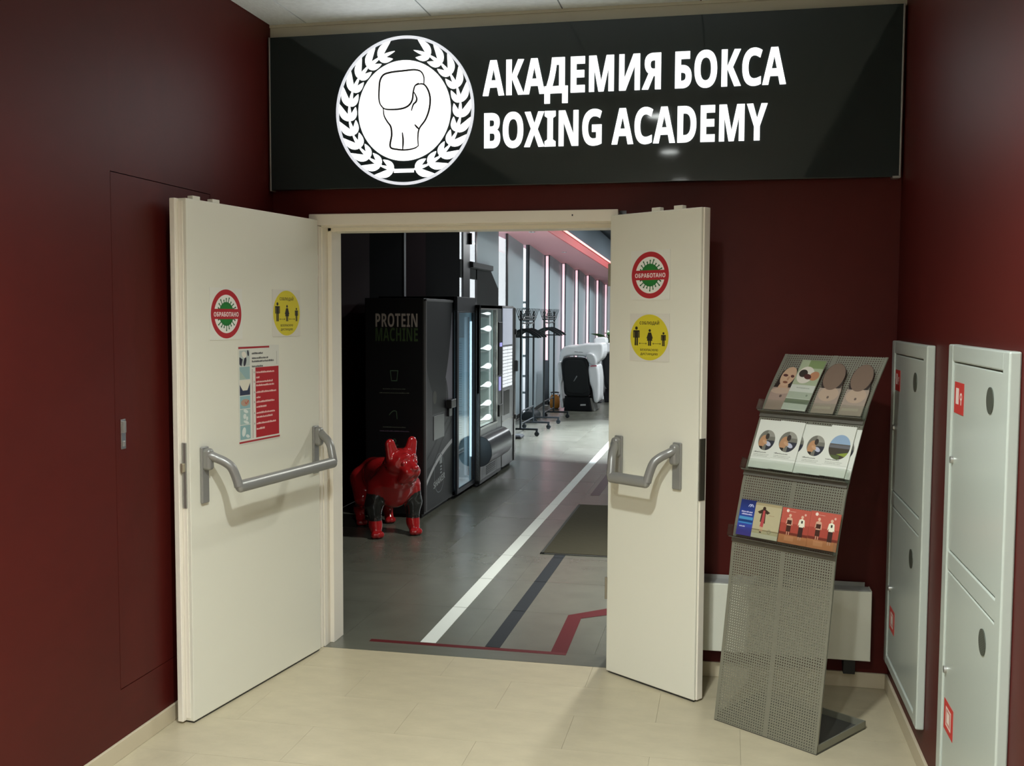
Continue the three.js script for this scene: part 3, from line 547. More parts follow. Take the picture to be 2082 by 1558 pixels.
leaflet('leaflet', 'white leaflet with round group photo beside the sports field one on the middle shelf', 0.242, 0.346, 1.012, 1.196, gymTex, 'leaflet', 0.005, -0.01);
leaflet('leaflet', 'white leaflet mostly hidden behind the sports field one on the middle shelf', 0.366, 0.468, 1.012, 1.194, gymTex, 'leaflet', 0.001, -0.01);
leaflet('leaflet', 'white leaflet with round sports field photo on the middle shelf', 0.345, 0.450, 1.012, 1.200, fieldTex, 'leaflet', 0.010, -0.01);
leaflet('leaflet', 'deep blue leaflet with pale lettering on the bottom shelf', 0.022, 0.0925, 0.748, 0.886, blueTex, 'leaflet', 0.004);
leaflet('leaflet', 'beige leaflet with one figure in red on the bottom shelf', 0.0945, 0.2135, 0.748, 0.882, figTex, 'leaflet', 0.007);
leaflet('leaflet', 'red leaflet with two standing figures beside the beige one on the bottom shelf', 0.2155, 0.3395, 0.748, 0.880, redTeam, 'leaflet', 0.004);
leaflet('leaflet', 'red leaflet with two standing figures at the open end of the bottom shelf', 0.3415, 0.466, 0.748, 0.884, redTeam, 'leaflet', 0.006);
// ================================================================ gym behind the doors
const m_panelG = M(lin(0.37, 0.455, 0.495), 0.55);
const m_soffit = M(lin(0.92, 0.47, 0.52), 0.6);  // white soffit with the pink LED glow put into its colour
const m_gymCeil = M(lin(0.137, 0.182, 0.218), 0.8);
const m_ledPink = glow(1.0, 0.50, 0.56, 1.25), m_ledRed = glow(1.0, 0.27, 0.23, 1.6), m_ledWhite = glow(0.9, 1, 1, 3);
{ // grey tiled floor
  const f = struct('floor'), P = 0.64, n = 22;
  const tex = noiseTex(512, [5, 16, 96], 0.86, 1.0, [1, 1, 0.985]);
  const base = M(lin(0.142, 0.145, 0.12), 0.28, { map: tex });
  const mats = [0, 1, 2].map((k) => M(lin(0.140 + 0.003 * k, 0.143 + 0.003 * k, 0.118 + 0.003 * k), 0.27 + 0.015 * k, { map: tex }));
  mesh('slab', bx(GX0 - 0.2, -0.14, GZ1 - 0.2, GX1 + 0.2, -0.012, 0.0), M(lin(0.12, 0.12, 0.11), 0.7), f);
  const zEnd = -0.17 - P * n;
  mesh('slab', bx(GX0, -0.012, GZ1, GX1, 0, zEnd), base, f);
  mesh('slab', bx(GX0 + P * 7, -0.012, zEnd, GX1, 0, -0.2), base, f);
  mesh('threshold', bx(0.0, -0.012, -0.168, OW, 0.0006, -0.0005), base, f);
  for (let i = 0; i < 7; i++) for (let k = 0; k < n; k++)
    mesh('tile', bx(GX0 + i * P + 0.0005, -0.012, -0.17 - (k + 1) * P + 0.0007, GX0 + (i + 1) * P - 0.0005, -R(0, 0.0002), -0.17 - k * P - 0.0007), mats[Math.floor(R(0, 3))], f);
}
// painted markings
function mark(label, pts, m) { const s = shapeOf(pts.map(([x, z]) => [x, -z])); const o = mesh('floor_marking', ext(s, 0.0012).rotateX(-Math.PI / 2), m, scene); o.position.y = 0.0004; return tag(o, label, 'floor marking'); }
function stripe(label, x0, x1, xa, xb, zEnd, m) { // one length of paint per floor tile, cut at the joints
  const t = thing('floor_marking', label, 'floor marking', [0, 0.0004, 0]);
  for (let z = -0.17, i = 0; z > zEnd; z -= 0.64, i++) { const e = Math.max(z - 0.64, zEnd), f = (q) => (q + 0.17) / (-14), A = (q) => x0 + (xa - x0) * f(q), B = (q) => x1 + (xb - x1) * f(q); mesh('segment', ext(shapeOf([[A(z), -(z - 0.003)], [B(z), -(z - 0.003)], [B(e), -(e + 0.003)], [A(e), -(e + 0.003)]]), 0.0012).rotateX(-Math.PI / 2), m, t); }
}
stripe('long white stripe painted along the grey floor towards the coat racks', 0.437, 0.516, 0.421, 0.500, -14, M(lin(0.70, 0.74, 0.70), 0.42, { specularIntensity: 0.6 }));
stripe('dark blue black stripe painted on the grey floor up to the doormat', 0.768, 0.843, 0.876, 0.951, -2.20, M(lin(0.022, 0.026, 0.03), 0.5, { specularIntensity: 0.35 }));
mark('thin dark red line painted across the doorway threshold', [[0.184, -0.130], [1.176, -0.130], [1.176, -0.166], [0.184, -0.166]], M(lin(0.10, 0.013, 0.015), 0.5, { specularIntensity: 0.3 }));
mark('wide red stripe that bends towards the narrow door leaf', [[1.098, -0.167], [1.176, -0.167], [1.165, -0.745], [1.42, -0.93], [1.42, -1.09], [1.088, -0.79]], M(lin(0.085, 0.010, 0.012), 0.55, { specularIntensity: 0.2 }));
mark('short dull red stripe painted beyond the doormat', [[0.716, -4.54], [0.80, -4.55], [0.80, -7.5], [0.72, -7.5]], M(lin(0.075, 0.035, 0.038), 0.5, { specularIntensity: 0.4 }));
{
  const d = thing('doormat', 'dark flat ribbed doormat on the grey floor beside the painted stripe', 'doormat', [1.32, 0, -3.12]);
  mesh('mat', bx(-0.62, 0.0005, -0.92, 0.62, 0.009, 0.92, 0.003), M(lin(0.05, 0.046, 0.031), 1, { specularIntensity: 0.2, bumpMap: noiseTex(128, [64, 128], 0, 1), bumpScale: 0.002 }), d);
  mesh('rubber_border', [bx(-0.64, 0.0003, -0.94, 0.64, 0.005, -0.91), bx(-0.64, 0.0003, 0.91, 0.64, 0.005, 0.94), bx(-0.64, 0.0003, -0.94, -0.61, 0.005, 0.94), bx(0.61, 0.0003, -0.94, 0.64, 0.005, 0.94)], M(lin(0.04, 0.04, 0.035), 0.8), d);
}
{ // ceiling, low near the doors and higher beyond
  const c = struct('ceiling');
  mesh('slab', [bx(GX0 - 0.2, 2.75, -6.3, GX1 + 0.2, 2.9, -0.2), bx(GX0 - 0.2, 2.75, -6.4, GX1 + 0.2, 3.5, -6.3), bx(GX0 - 0.2, 3.36, GZ1 - 0.2, GX1 + 0.2, 3.5, -6.3)], m_gymCeil, c);
  GYM_PANELS.forEach(([x, z], i) => { const t = thing('ceiling_lamp', ['square white ceiling lamp over the white massage chairs', 'square white ceiling lamp beyond the massage chairs', 'square white ceiling lamp at the far end of the gym', 'square white ceiling lamp over the grey floor near the door'][i], 'ceiling light', [x, 3.36, z]); mesh('diffuser', bx(-0.29, -0.02, -0.29, 0.29, -0.004, 0.29), glow(0.95, 1, 1, 2.5), t); mesh('frame', [bx(-0.31, -0.024, -0.31, 0.31, 0, -0.29), bx(-0.31, -0.024, 0.29, 0.31, 0, 0.31), bx(-0.31, -0.024, -0.29, -0.29, 0, 0.29), bx(0.29, -0.024, -0.29, 0.31, 0, 0.29)], m_white, t); });
  for (const [l, P] of [['round downlight in the low ceiling just inside the doorway', NEAR_LAMP], ['added round downlight in the low ceiling behind the narrow door leaf', FLOOR_FILL_LAMP]]) { const t = thing('downlight', l, 'ceiling light', [P[0], 2.75, P[1]]); mesh('trim_ring', new THREE.TorusGeometry(0.085, 0.012, 8, 32).rotateX(Math.PI / 2), m_white, t); mesh('diffuser', new THREE.CylinderGeometry(0.072, 0.072, 0.012, 32), glow(1, 0.96, 0.86, 5), t); }
  ADDED_SPOTS.forEach(([x, z], i) => { const t = thing('added_spotlight', ['added round ceiling spotlight over the coat racks', 'added round ceiling spotlight in the middle of its row', 'added round ceiling spotlight furthest from the coat racks'][i], 'ceiling light', [x, 3.36, z]); mesh('housing', new THREE.CylinderGeometry(0.06, 0.06, 0.05, 24, 1, true).translate(0, -0.025, 0), m_blackMatte, t); mesh('lens', new THREE.CylinderGeometry(0.055, 0.055, 0.01, 24).translate(0, -0.03, 0), glow(1, 1, 1, 3), t); });
}
{ const w = struct('wall_right'); mesh('panel', bx(GX1, 0, GZ1, GX1 + 0.2, 3.5, -0.2), M(lin(0.3, 0.3, 0.31), 0.7), w); }
{ const w = struct('wall_back'); mesh('panel', bx(GX0 - 0.4, 0, GZ1 - 0.2, GX1 + 0.2, 3.5, GZ1), M(lin(0.34, 0.35, 0.36), 0.7), w); }
// ---- left wall of the gym: red board, dark boards, windows, grey boards with light slits
const soffY = (z) => 2.79 + 0.0262 * (z + 11);
{
  const w = struct('wall_left');
  const T = 0.014, x0 = GX0 - T;
  const board = (z1, z0, y0, y1, m, x = GX0) => mesh('board', bx(x0, y0, z0, x, y1, z1), m, w);
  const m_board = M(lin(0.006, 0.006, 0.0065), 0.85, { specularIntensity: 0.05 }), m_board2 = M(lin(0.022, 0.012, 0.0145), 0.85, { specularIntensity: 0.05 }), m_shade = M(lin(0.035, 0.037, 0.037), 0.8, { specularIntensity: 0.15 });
  board(-0.2, -4.18, 0, 3.4, M(lin(0.022, 0.004, 0.005), 0.8, { specularIntensity: 0.3 }));
  board(-4.18, -5.17, 0, 3.4, m_board, GX0 - 0.004);
  mesh('board_edge', bx(x0, 0, -5.23, GX0 + 0.008, 3.4, -5.17), M(lin(0.10, 0.10, 0.11), 0.5), w);
  board(-5.23, -5.95, 0, 3.4, m_board2, GX0 - 0.002);
  board(-5.95, -7.38, 0, 3.4, m_board, GX0 - 0.004);
  // windows behind the drinks cabinets
  mesh('board', [bx(x0, 0, -8.25, GX0, 1.80, -7.38), bx(x0, 3.0, -8.25, GX0, 3.4, -7.38)], m_blackMatte, w);
  const win = struct('window_1');
  mesh('mullion', bx(x0, 1.8, -7.83, GX0 + 0.012, 3.0, -7.50, 0.004), m_black, win);
  mesh('mullion', bx(x0, 1.8, -8.25, GX0, 3.0, -8.19), m_black, win);
  mesh('handle', bx(GX0 + 0.01, 2.5, -7.80, GX0 + 0.05, 2.64, -7.76, 0.008), m_black, win);
  for (const [a, b] of [[1.80, 2.08], [2.30, 3.0]]) for (const [p, q] of [[-7.50, -7.38], [-8.19, -7.83]]) mesh('pane', bx(GX0 - 0.012, a, p, GX0 - 0.008, b, q), m_glass, win);
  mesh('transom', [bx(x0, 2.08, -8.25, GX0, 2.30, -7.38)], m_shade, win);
  mesh('canopy', [ext(shapeOf([[0, 0], [0.05, 0.01], [0.05, 0.075], [0, 0.085]]), 1.12).translate(GX0, 2.215, -8.97)], M(lin(0.06, 0.062, 0.065), 0.7), win);
  // grey board; the shade below the canopy is painted in as a dark board
  const onWall = (pts, m) => mesh('board', ext(shapeOf(pts.map(([z, y]) => [-z, y])), T).rotateY(Math.PI / 2).translate(x0, 0, 0), m, w);
  onWall([[-8.25, 2.30], [-8.97, 2.26], [-9.5, 2.0], [-9.5, 3.4], [-8.25, 3.4]], m_panelG);
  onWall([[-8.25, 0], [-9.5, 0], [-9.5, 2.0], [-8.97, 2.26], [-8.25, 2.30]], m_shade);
  const w2 = struct('window_2');
  mesh('board', [bx(x0, 0, -10.06, GX0, 0.5, -9.5), bx(x0, 2.95, -10.06, GX0, 3.4, -9.5)], m_panelG, w);
  mesh('pane', bx(GX0 - 0.012, 0.5, -10.06, GX0 - 0.008, 2.95, -9.5), m_glass, w2);
  mesh('frame', [bx(x0, 0.5, -10.12, GX0 + 0.01, 2.95, -10.06)], m_black, w2);
  mesh('frame', [bx(x0, 0.5, -9.52, GX0, 2.95, -9.5)], m_black, w2);
  // sawtooth grey boards: each leans back towards its far edge, with a light slit at the step
  const zs = [-10.12, -11.82, -13.78, -15.68, -17.5, -19.3, -21.15, -23.0], dx = 0.10;
  for (let i = 0; i < 7; i++) {
    const a = zs[i], b = zs[i + 1] + 0.006;
    mesh('board', ext(shapeOf([[GX0, -a], [GX0 - dx, -b], [GX0 - dx - T, -b], [GX0 - T, -a]]), 3.3).rotateX(-Math.PI / 2), m_panelG, w);
    const e = zs[i + 1];
    mesh('board_edge', bx(GX0 - dx - T + (i === 0 ? 0.055 : 0), 0, e - 0.004, GX0, 3.3, e), i < 2 ? M(lin(0.13, 0.15, 0.17), 0.6) : M(lin(0.3, 0.33, 0.34), 0.6), w);
    mesh('base_strip', ext(shapeOf([[GX0 + 0.008, -a], [GX0 - dx + 0.008, -b], [GX0 - dx, -b], [GX0, -a]]), 0.06).rotateX(-Math.PI / 2), m_dark, w);
  }
  const w3 = struct('window_3'), sx = GX0 - dx - T;   // narrow slit of glass at the first step
  mesh('pane', bx(sx, 0.02, -11.823, sx + 0.055, 2.9, -11.819), m_glass, w3);
  for (const y of [0.35, 0.62, 0.95, 1.25, 1.52, 1.62, 1.72, 1.82]) mesh('glazing_bar', bx(sx, y, -11.826, sx + 0.055, y + 0.035, -11.816), m_panelG, w3);
  const names = ['pink light strip in the wall slit just behind the near coat rack', 'pink light strip in the second wall slit, just clear of the hangers', 'pink light strip in the wall slit above the near edge of the massage chair', 'pink light strip in the wall slit above the middle of the massage chair', 'pink light strip in the wall slit beside the green plant', 'pink light strip in the last wall slit, mostly hidden behind the plant'];
  for (let i = 1; i < 7; i++) {
    const e = zs[i + 1], y0 = i === 1 ? 0.82 : 0.05, t = thing('light_strip', names[i - 1], 'light strip', [GX0 - dx + 0.052, 0, e + 0.012]);
    mesh('tube', bx(-0.019, y0, -0.01, 0.019, soffY(e) - 0.02, 0.006, 0.004), m_ledPink, t);
    mesh('channel', [bx(-0.034, y0 - 0.01, -0.012, 0.034, soffY(e) - 0.01, -0.009)], m_panelG, t);
    if (i < 5) rect(GX0 - dx + 0.052, 1.6, e + 0.02, 0.05, 2.0, [GX0 + 0.6, 1.75, e + 1], 3, lin(1, 0.5, 0.56));
  }
}
{ // soffit with the LED glow painted in as pink, and its red edge light
  const s = struct('trim_3'), XE = -0.58;
  const under = (z) => soffY(z);
  const prism = (xa, xb, ya, yb, za, zb) => { // sloping bar: heights are measured from the soffit's underside
    const p = []; for (const z of [za, zb]) for (const [x, y] of [[xa, ya], [xb, ya], [xb, yb], [xa, yb]]) p.push(new THREE.Vector3(x, under(z) + y, z));
    const q = [[0, 1, 2, 3], [7, 6, 5, 4], [0, 4, 5, 1], [1, 5, 6, 2], [2, 6, 7, 3], [3, 7, 4, 0]], pos = [];
    for (const [a, b, c, d] of q) for (const k of [a, b, c, a, c, d]) pos.push(...p[k].toArray());
    const g = new THREE.BufferGeometry(); g.setAttribute('position', new THREE.Float32BufferAttribute(pos, 3)); g.setAttribute('uv', new THREE.Float32BufferAttribute(new Float32Array(pos.length / 3 * 2), 2)); g.computeVertexNormals(); return g;
  };
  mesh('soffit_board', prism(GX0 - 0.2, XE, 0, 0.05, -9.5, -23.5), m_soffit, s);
  mesh('edge_board', prism(XE, XE + 0.02, -0.02, 0.165, -6.5, -23.5), M(lin(0.80, 0.06, 0.065), 0.5), s);  // fascia colour carries the red glow of the LED line
  mesh('upper_board', prism(XE - 0.02, XE + 0.012, 0.164, 0.62, -6.5, -23.5), m_gymCeil, s);
  const l = thing('light_line', 'long red light line along the edge of the pink soffit', 'light strip');
  mesh('tube', prism(XE + 0.02, XE + 0.045, 0.112, 0.145, -6.6, -23.4), m_ledRed, l);
  mesh('channel', prism(XE + 0.018, XE + 0.03, 0.107, 0.15, -6.6, -23.4), m_redDark, l);
  rect(XE + 0.08, 2.72, -12, 8, 0.05, [XE + 1.5, 2.4, -12], 1.0, lin(1, 0.3, 0.28));
  for (const [z, x] of [[-9.9, -0.85], [-13.2, -0.9]]) { const t = thing('soffit_spotlight', z > -11 ? 'small round spotlight under the pink soffit nearest the door' : 'small round spotlight under the pink soffit beyond the first', 'ceiling light', [x, soffY(z), z]); mesh('trim_ring', new THREE.TorusGeometry(0.04, 0.009, 8, 20).rotateX(Math.PI / 2), m_chrome, t); mesh('lens', new THREE.CylinderGeometry(0.034, 0.034, 0.008, 20), m_white, t); }
}
{ const g = struct('ground'); mesh('snow', bx(-40, -0.6, -45, GX0 - 0.7, -0.3, 15), M(lin(0.6, 0.62, 0.64), 0.9), g); }

// ---------------------------------------------------------------- vending machines along the wall
{
  const X0 = -0.936, X1 = -0.432, Z0 = -3.18, Z1 = -4.03, H = 1.762;
  const t = thing('vending_machine', 'tall black protein drink machine with white and green lettering beside the red dog', 'vending machine', [X0, 0, Z1]);
  const W = X1 - X0, L = Z0 - Z1;
  mesh('cabinet', [bx(0, 0.03, 0, W - 0.012, H, L, 0.006)], M(lin(0.0085, 0.009, 0.0095), 0.38), t);
  mesh('plinth', bx(0.03, 0, 0.03, W - 0.04, 0.032, L - 0.03), m_blackMatte, t);
  const side = canvasTex(512, 1700, (g, w, h) => {
    g.fillStyle = '#141618'; g.fillRect(0, 0, w, h);
    g.textAlign = 'center'; g.font = 'bold 147px ' + SERIF; for (const [w_, y, c] of [['PROTEIN', 213, '#a39a90'], ['MACHINE', 326, '#3c5030']]) { g.save(); g.translate(278, y); g.scale(394 / g.measureText(w_).width, 1); g.fillStyle = c; g.fillText(w_, 0, 0); g.restore(); }
    g.strokeStyle = '#48604a'; g.fillStyle = '#56685a'; g.lineWidth = 7;
    const rows = [[600, 'cup'], [905, 'arm'], [1160, 'man'], [1425, 'ring']];
    rows.forEach(([y, k], i) => {
      const x = w * 0.5; g.beginPath();
      if (k === 'cup') { g.moveTo(x - 34, y - 40); g.lineTo(x + 34, y - 40); g.lineTo(x + 24, y + 40); g.lineTo(x - 24, y + 40); g.closePath(); g.stroke(); }
      if (k === 'arm') { g.moveTo(x - 46, y + 10); g.quadraticCurveTo(x - 10, y - 40, x + 20, y - 20); g.lineTo(x + 26, y + 40); g.stroke(); }
      if (k === 'man') { g.arc(x, y - 40, 14, 0, 7); g.moveTo(x, y - 26); g.lineTo(x, y + 10); g.lineTo(x - 30, y + 50); g.moveTo(x, y + 10); g.lineTo(x + 30, y + 50); g.moveTo(x - 34, y - 6); g.lineTo(x + 34, y - 6); g.stroke(); }
      if (k === 'ring') { g.arc(x, y, 42, 0, 7); g.stroke(); g.beginPath(); g.arc(x, y, 14, 0, 7); g.fill(); }
      scribble(g, w * 0.3, y + 100, w * 0.4, 9, '#545a4e'); scribble(g, w * 0.24, y + 132, w * 0.52, 9, i === 1 ? '#5e5262' : '#545a4e');
    });
  });
  const sp = mesh('side_print', sheetGeo(W - 0.03, H - 0.05, 0.002), printM(side, 0.35), t, 'printed black side board with lettering and small icons'); sp.position.set((W - 0.012) / 2, H / 2 + 0.01, L + 0.001);
  // front, facing +x
  const front = canvasTex(512, 1000, (g, w, h) => {
    const q = g.createLinearGradient(0, 0, 0, h); q.addColorStop(0, '#101215'); q.addColorStop(0.5, '#191b1e'); q.addColorStop(1, '#2e3131'); g.fillStyle = q; g.fillRect(0, 0, w, h);
    g.fillStyle = '#4c4b50'; g.beginPath(); g.moveTo(0, 300); g.quadraticCurveTo(70, 440, 190, 480); g.lineTo(330, 400); g.lineTo(512, 380); g.lineTo(512, 760); g.lineTo(0, 800); g.fill();
    g.fillStyle = '#a5a2ae'; g.beginPath(); g.moveTo(500, 60); g.quadraticCurveTo(470, 240, 370, 385); g.quadraticCurveTo(420, 420, 430, 520); g.lineTo(512, 540); g.lineTo(512, 60); g.fill();
    g.fillStyle = '#17191c'; g.fillRect(110, 400, 270, 150); g.fillStyle = '#55524a'; g.beginPath(); g.ellipse(160, 470, 34, 32, 0, 0, 7); g.fill();
    g.strokeStyle = '#23262a'; g.lineWidth = 16; g.beginPath(); g.moveTo(0, 760); g.quadraticCurveTo(160, 700, 250, 650); g.quadraticCurveTo(380, 610, 512, 560); g.moveTo(0, 850); g.quadraticCurveTo(200, 760, 300, 690); g.quadraticCurveTo(420, 640, 512, 600); g.stroke();
    g.strokeStyle = '#eceef0'; g.lineWidth = 22; g.beginPath(); g.moveTo(6, 868); g.quadraticCurveTo(180, 770, 506, 716); g.stroke();
    g.fillStyle = '#262929'; g.beginPath(); g.moveTo(0, 884); g.quadraticCurveTo(200, 790, 512, 735); g.lineTo(512, 1000); g.lineTo(0, 1000); g.fill();
    g.strokeStyle = '#8c9298'; g.lineWidth = 5; g.beginPath(); g.roundRect(150, 752, 190, 190, 90); g.stroke();
    g.fillStyle = '#b9c0c2'; g.fillRect(250, 775, 52, 30); for (const y of [815, 830, 846]) g.fillRect(262, y, 34, 8);
    g.save(); g.translate(245, 890); g.rotate(-0.12); g.scale(1.5, 1); g.fillStyle = '#d3d8d8'; g.font = 'bold 44px ' + SERIF; g.textAlign = 'center'; g.fillText('SHAKER', 0, 10, 150); g.restore();
  });
  const fp = mesh('front_door', [sheetGeo(L - 0.05, H - 0.06, 0.016)], new THREE.MeshPhysicalMaterial({ map: front, color: lin(0.62, 0.62, 0.62), roughness: 0.4, specularIntensity: 0.3 }), t, 'dark printed front door with curved pale stripes'); fp.position.set(W - 0.008, H / 2 + 0.02, L / 2); fp.rotation.y = Math.PI / 2;
  mesh('door_rim', [bx(W - 0.014, 0.05, L - 0.03, W + 0.004, H - 0.005, L - 0.012, 0.003), bx(W - 0.014, H - 0.025, 0.01, W + 0.004, H - 0.005, L - 0.012, 0.003)], M(lin(0.12, 0.12, 0.125), 0.4), t);
  mesh('delivery_flap', [bx(W - 0.004, 0.60, 0.30, W + 0.004, 0.80, 0.62, 0.003)], m_black, t);
  mesh('card_reader', [bx(W - 0.002, 0.83, 0.06, W + 0.045, 0.905, 0.22, 0.008), bx(W - 0.002, 0.76, 0.10, W + 0.02, 0.83, 0.2, 0.004)], m_black, t);
}
{
  const X0 = -1.12, X1 = -0.40, Z0 = -4.05, Z1 = -4.71, H = 1.79, W = X1 - X0, L = Z0 - Z1;
  const t = thing('drinks_fridge', 'narrow black glass-door drinks fridge with cold blue lighting', 'fridge', [X0, 0, Z1]);
  const mb = M(lin(0.012, 0.015, 0.021), 0.4, { specularIntensity: 0.6 });
  mesh('cabinet', [bx(0, 0.04, 0, 0.03, H, L), bx(0, 0.04, 0, W - 0.03, H, 0.012), bx(0, 0.04, L - 0.03, W - 0.03, H, L), bx(0, H - 0.1, 0, W - 0.03, H, L), bx(0, 0.04, 0, W - 0.03, 0.07, L)], mb, t);
  mesh('plinth', bx(0.03, 0, 0.03, W - 0.08, 0.042, L - 0.03), m_blackMatte, t);
  mesh('header', bx(W - 0.03, H - 0.12, 0, W, H, L, 0.004), mb, t);
  const d = mesh('door_frame', [bx(W - 0.022, 0.045, L - 0.06, W, H - 0.123, L, 0.003), bx(W - 0.022, 0.045, 0, W, H - 0.123, 0.012, 0.003), bx(W - 0.022, 0.045, 0.012, W, 0.085, L - 0.06, 0.003), bx(W - 0.022, H - 0.14, 0.012, W, H - 0.123, L - 0.06, 0.003)], mb, t);
  mesh('door_glass', bx(W - 0.014, 0.085, 0.012, W - 0.010, H - 0.14, L - 0.06), m_glass, d);
  const mi = M(lin(0.34, 0.50, 0.58), 0.5);
  mesh('inner_lining', [bx(0.032, 0.075, 0.013, W - 0.035, H - 0.13, 0.017), bx(0.031, 0.075, 0.013, 0.036, H - 0.13, L - 0.031), bx(0.032, 0.072, 0.013, W - 0.035, 0.077, L - 0.032)], mi, t);
  for (let i = 0; i < 40; i++) mesh('wall_rib', bx(0.3, 0.5 + i * 0.022, 0.017, W - 0.125, 0.509 + i * 0.022, 0.027), M(lin(0.22, 0.34, 0.42), 0.5), t);
  for (const y of [0.36, 0.46, 1.42]) mesh('shelf', [bx(0.06, y, 0.03, W - 0.1, y + 0.006, L - 0.06)], y < 0.4 ? m_white : M(lin(0.2, 0.26, 0.3), 0.4), t);
  mesh('shelf_front', bx(W - 0.105, 0.345, 0.03, W - 0.1, 0.385, L - 0.06), M(lin(0.7, 0.75, 0.75), 0.4), t);
  mesh('led_strip', bx(W - 0.046, 0.3, 0.014, W - 0.030, H - 0.22, 0.024), glow(0.62, 0.88, 1, 1.6), t, 'cold white vertical light strip');
  mesh('light_cover', bx(W - 0.10, 0.12, 0.016, W - 0.078, H - 0.18, 0.026), M(lin(0.65, 0.8, 0.9), 0.3), t);
  mesh('cable_duct', bx(W - 0.066, 0.12, 0.016, W - 0.054, H - 0.18, 0.024), M(lin(0.05, 0.08, 0.1), 0.4), t);
  rect(X0 + W - 0.10, 0.95, Z0 - 0.04, 0.04, 1.4, [X0 + W - 0.16, 0.95, Z1], 15, lin(0.62, 0.88, 1));
}
function cabinetShell(t, W, L, H, m, open) { mesh('cabinet', [bx(0, 0.03, 0, 0.03, H, L), bx(0, 0.03, 0, W, H, 0.03), bx(0, 0.03, L - 0.03, W, H, L, 0.004), bx(0, H - 0.03, 0, W, H, L), bx(0, 0.03, 0, W, 0.06, L)], m, t); mesh('plinth', bx(0.04, 0, 0.03, W - 0.05, 0.032, L - 0.03), m_blackMatte, t); }
{
  const X0 = -1.14, X1 = -0.36, Z0 = -4.722, Z1 = -5.70, H = 1.725, W = X1 - X0, L = Z0 - Z1;
  const t = thing('vending_machine', 'snack vending machine with a lit glass front of seven bright shelves', 'vending machine', [X0, 0, Z1]);
  const mg = M(lin(0.17, 0.18, 0.18), 0.35, { metalness: 0.5 });
  cabinetShell(t, W, L, H, M(lin(0.03, 0.032, 0.034), 0.4));
  const d = mesh('door', [bx(W - 0.03, 0.06, L - 0.03, W, H, L, 0.003), bx(W - 0.03, 0.06, 0, W, H, 0.24, 0.003), bx(W - 0.03, H - 0.04, 0.24, W, H, L - 0.03, 0.003), bx(W - 0.03, 0.06, 0.24, W, 0.55, L - 0.03, 0.003)], mg, t);
  mesh('door_glass', bx(W - 0.02, 0.55, 0.24, W - 0.015, H - 0.04, L - 0.03), m_glass, d);
  mesh('window_trim', [bx(W - 0.005, 0.545, 0.245, W + 0.006, 0.56, L - 0.02), bx(W - 0.005, H - 0.045, 0.245, W + 0.006, H - 0.03, L - 0.02), bx(W - 0.005, 0.545, 0.23, W + 0.006, H - 0.03, 0.245)], m_steel, d);
  const mi = M(lin(0.40, 0.54, 0.52), 0.5);
  mesh('inner_lining', [bx(0.03, 0.56, 0.231, W - 0.04, H - 0.04, 0.236), bx(0.2, 0.56, 0.036, 0.206, H - 0.04, L - 0.04), bx(0.03, 0.555, 0.03, W - 0.04, 0.56, L - 0.03)], mi, t);
  const drop = new THREE.LatheGeometry([[0, -0.2], [0.004, -0.15], [0.009, -0.06], [0.018, 0.04], [0.026, 0.11], [0.03, 0.16], [0.026, 0.2], [0.012, 0.222], [0, 0.226]].map((p) => new THREE.Vector2(...p)), 16).rotateX(-Math.PI / 2);
  const ys = [1.645, 1.496, 1.307, 1.124, 0.94, 0.756, 0.612], md = glow(0.92, 1, 0.96, 1.9);
  ys.forEach((y, i) => {
    const s = mesh('shelf', [bx(0.22, y - 0.045, 0.24, W - 0.08, y - 0.037, L - 0.05)], M(lin(0.28, 0.32, 0.31), 0.5), t);
    const o = mesh('shelf_glow', drop, md, s); o.position.set(W - 0.06, y, 0.53); if (!i) o.scale.set(1, 0.5, 0.8);  // glowing drops stand for LED light falling along the shelf edges
  });
  mesh('glass_edge_glow', bx(W - 0.075, 0.6, 0.255, W - 0.06, H - 0.07, 0.268), glow(0.6, 0.75, 0.72, 0.35), t);  // faint glow painted in for the bright line of the glass edge
  mesh('delivery_drawer', [ext(smoothShape([[0, 0.20], [0.07, 0.22], [0.115, 0.29], [0.115, 0.38], [0.08, 0.455], [0, 0.48]]), 0.94, 0.004).translate(W - 0.005, 0, 0.02)], M(lin(0.05, 0.055, 0.06), 0.32, { metalness: 0.4 }), t, 'dark bulging delivery drawer');
  mesh('vent_panel', [0, 1, 2, 3, 4].map((i) => bx(W - 0.002, 0.085 + i * 0.018, 0.3, W + 0.003, 0.093 + i * 0.018, 0.7)), m_dark, t);
  mesh('keypad', [bx(W - 0.002, 1.02, 0.03, W + 0.012, 1.56, 0.20, 0.004)], m_black, t);
  mesh('display', bx(W + 0.011, 1.31, 0.055, W + 0.0135, 1.35, 0.17), glow(0.25, 0.22, 0.8, 0.8), t);
  mesh('price_display', bx(W - 0.001, 0.86, 0.055, W + 0.003, 1.0, 0.15), glow(0.22, 0.2, 0.7, 0.7), t);
  mesh('payment_slot', [bx(W - 0.002, 0.60, 0.04, W + 0.02, 0.72, 0.2, 0.005)], m_black, t);
  rect(X1 - 0.07, 1.15, Z0 - 0.05, 0.05, 1.0, [X1 - 0.15, 1.15, Z1], 16, lin(0.85, 1, 0.95));
}
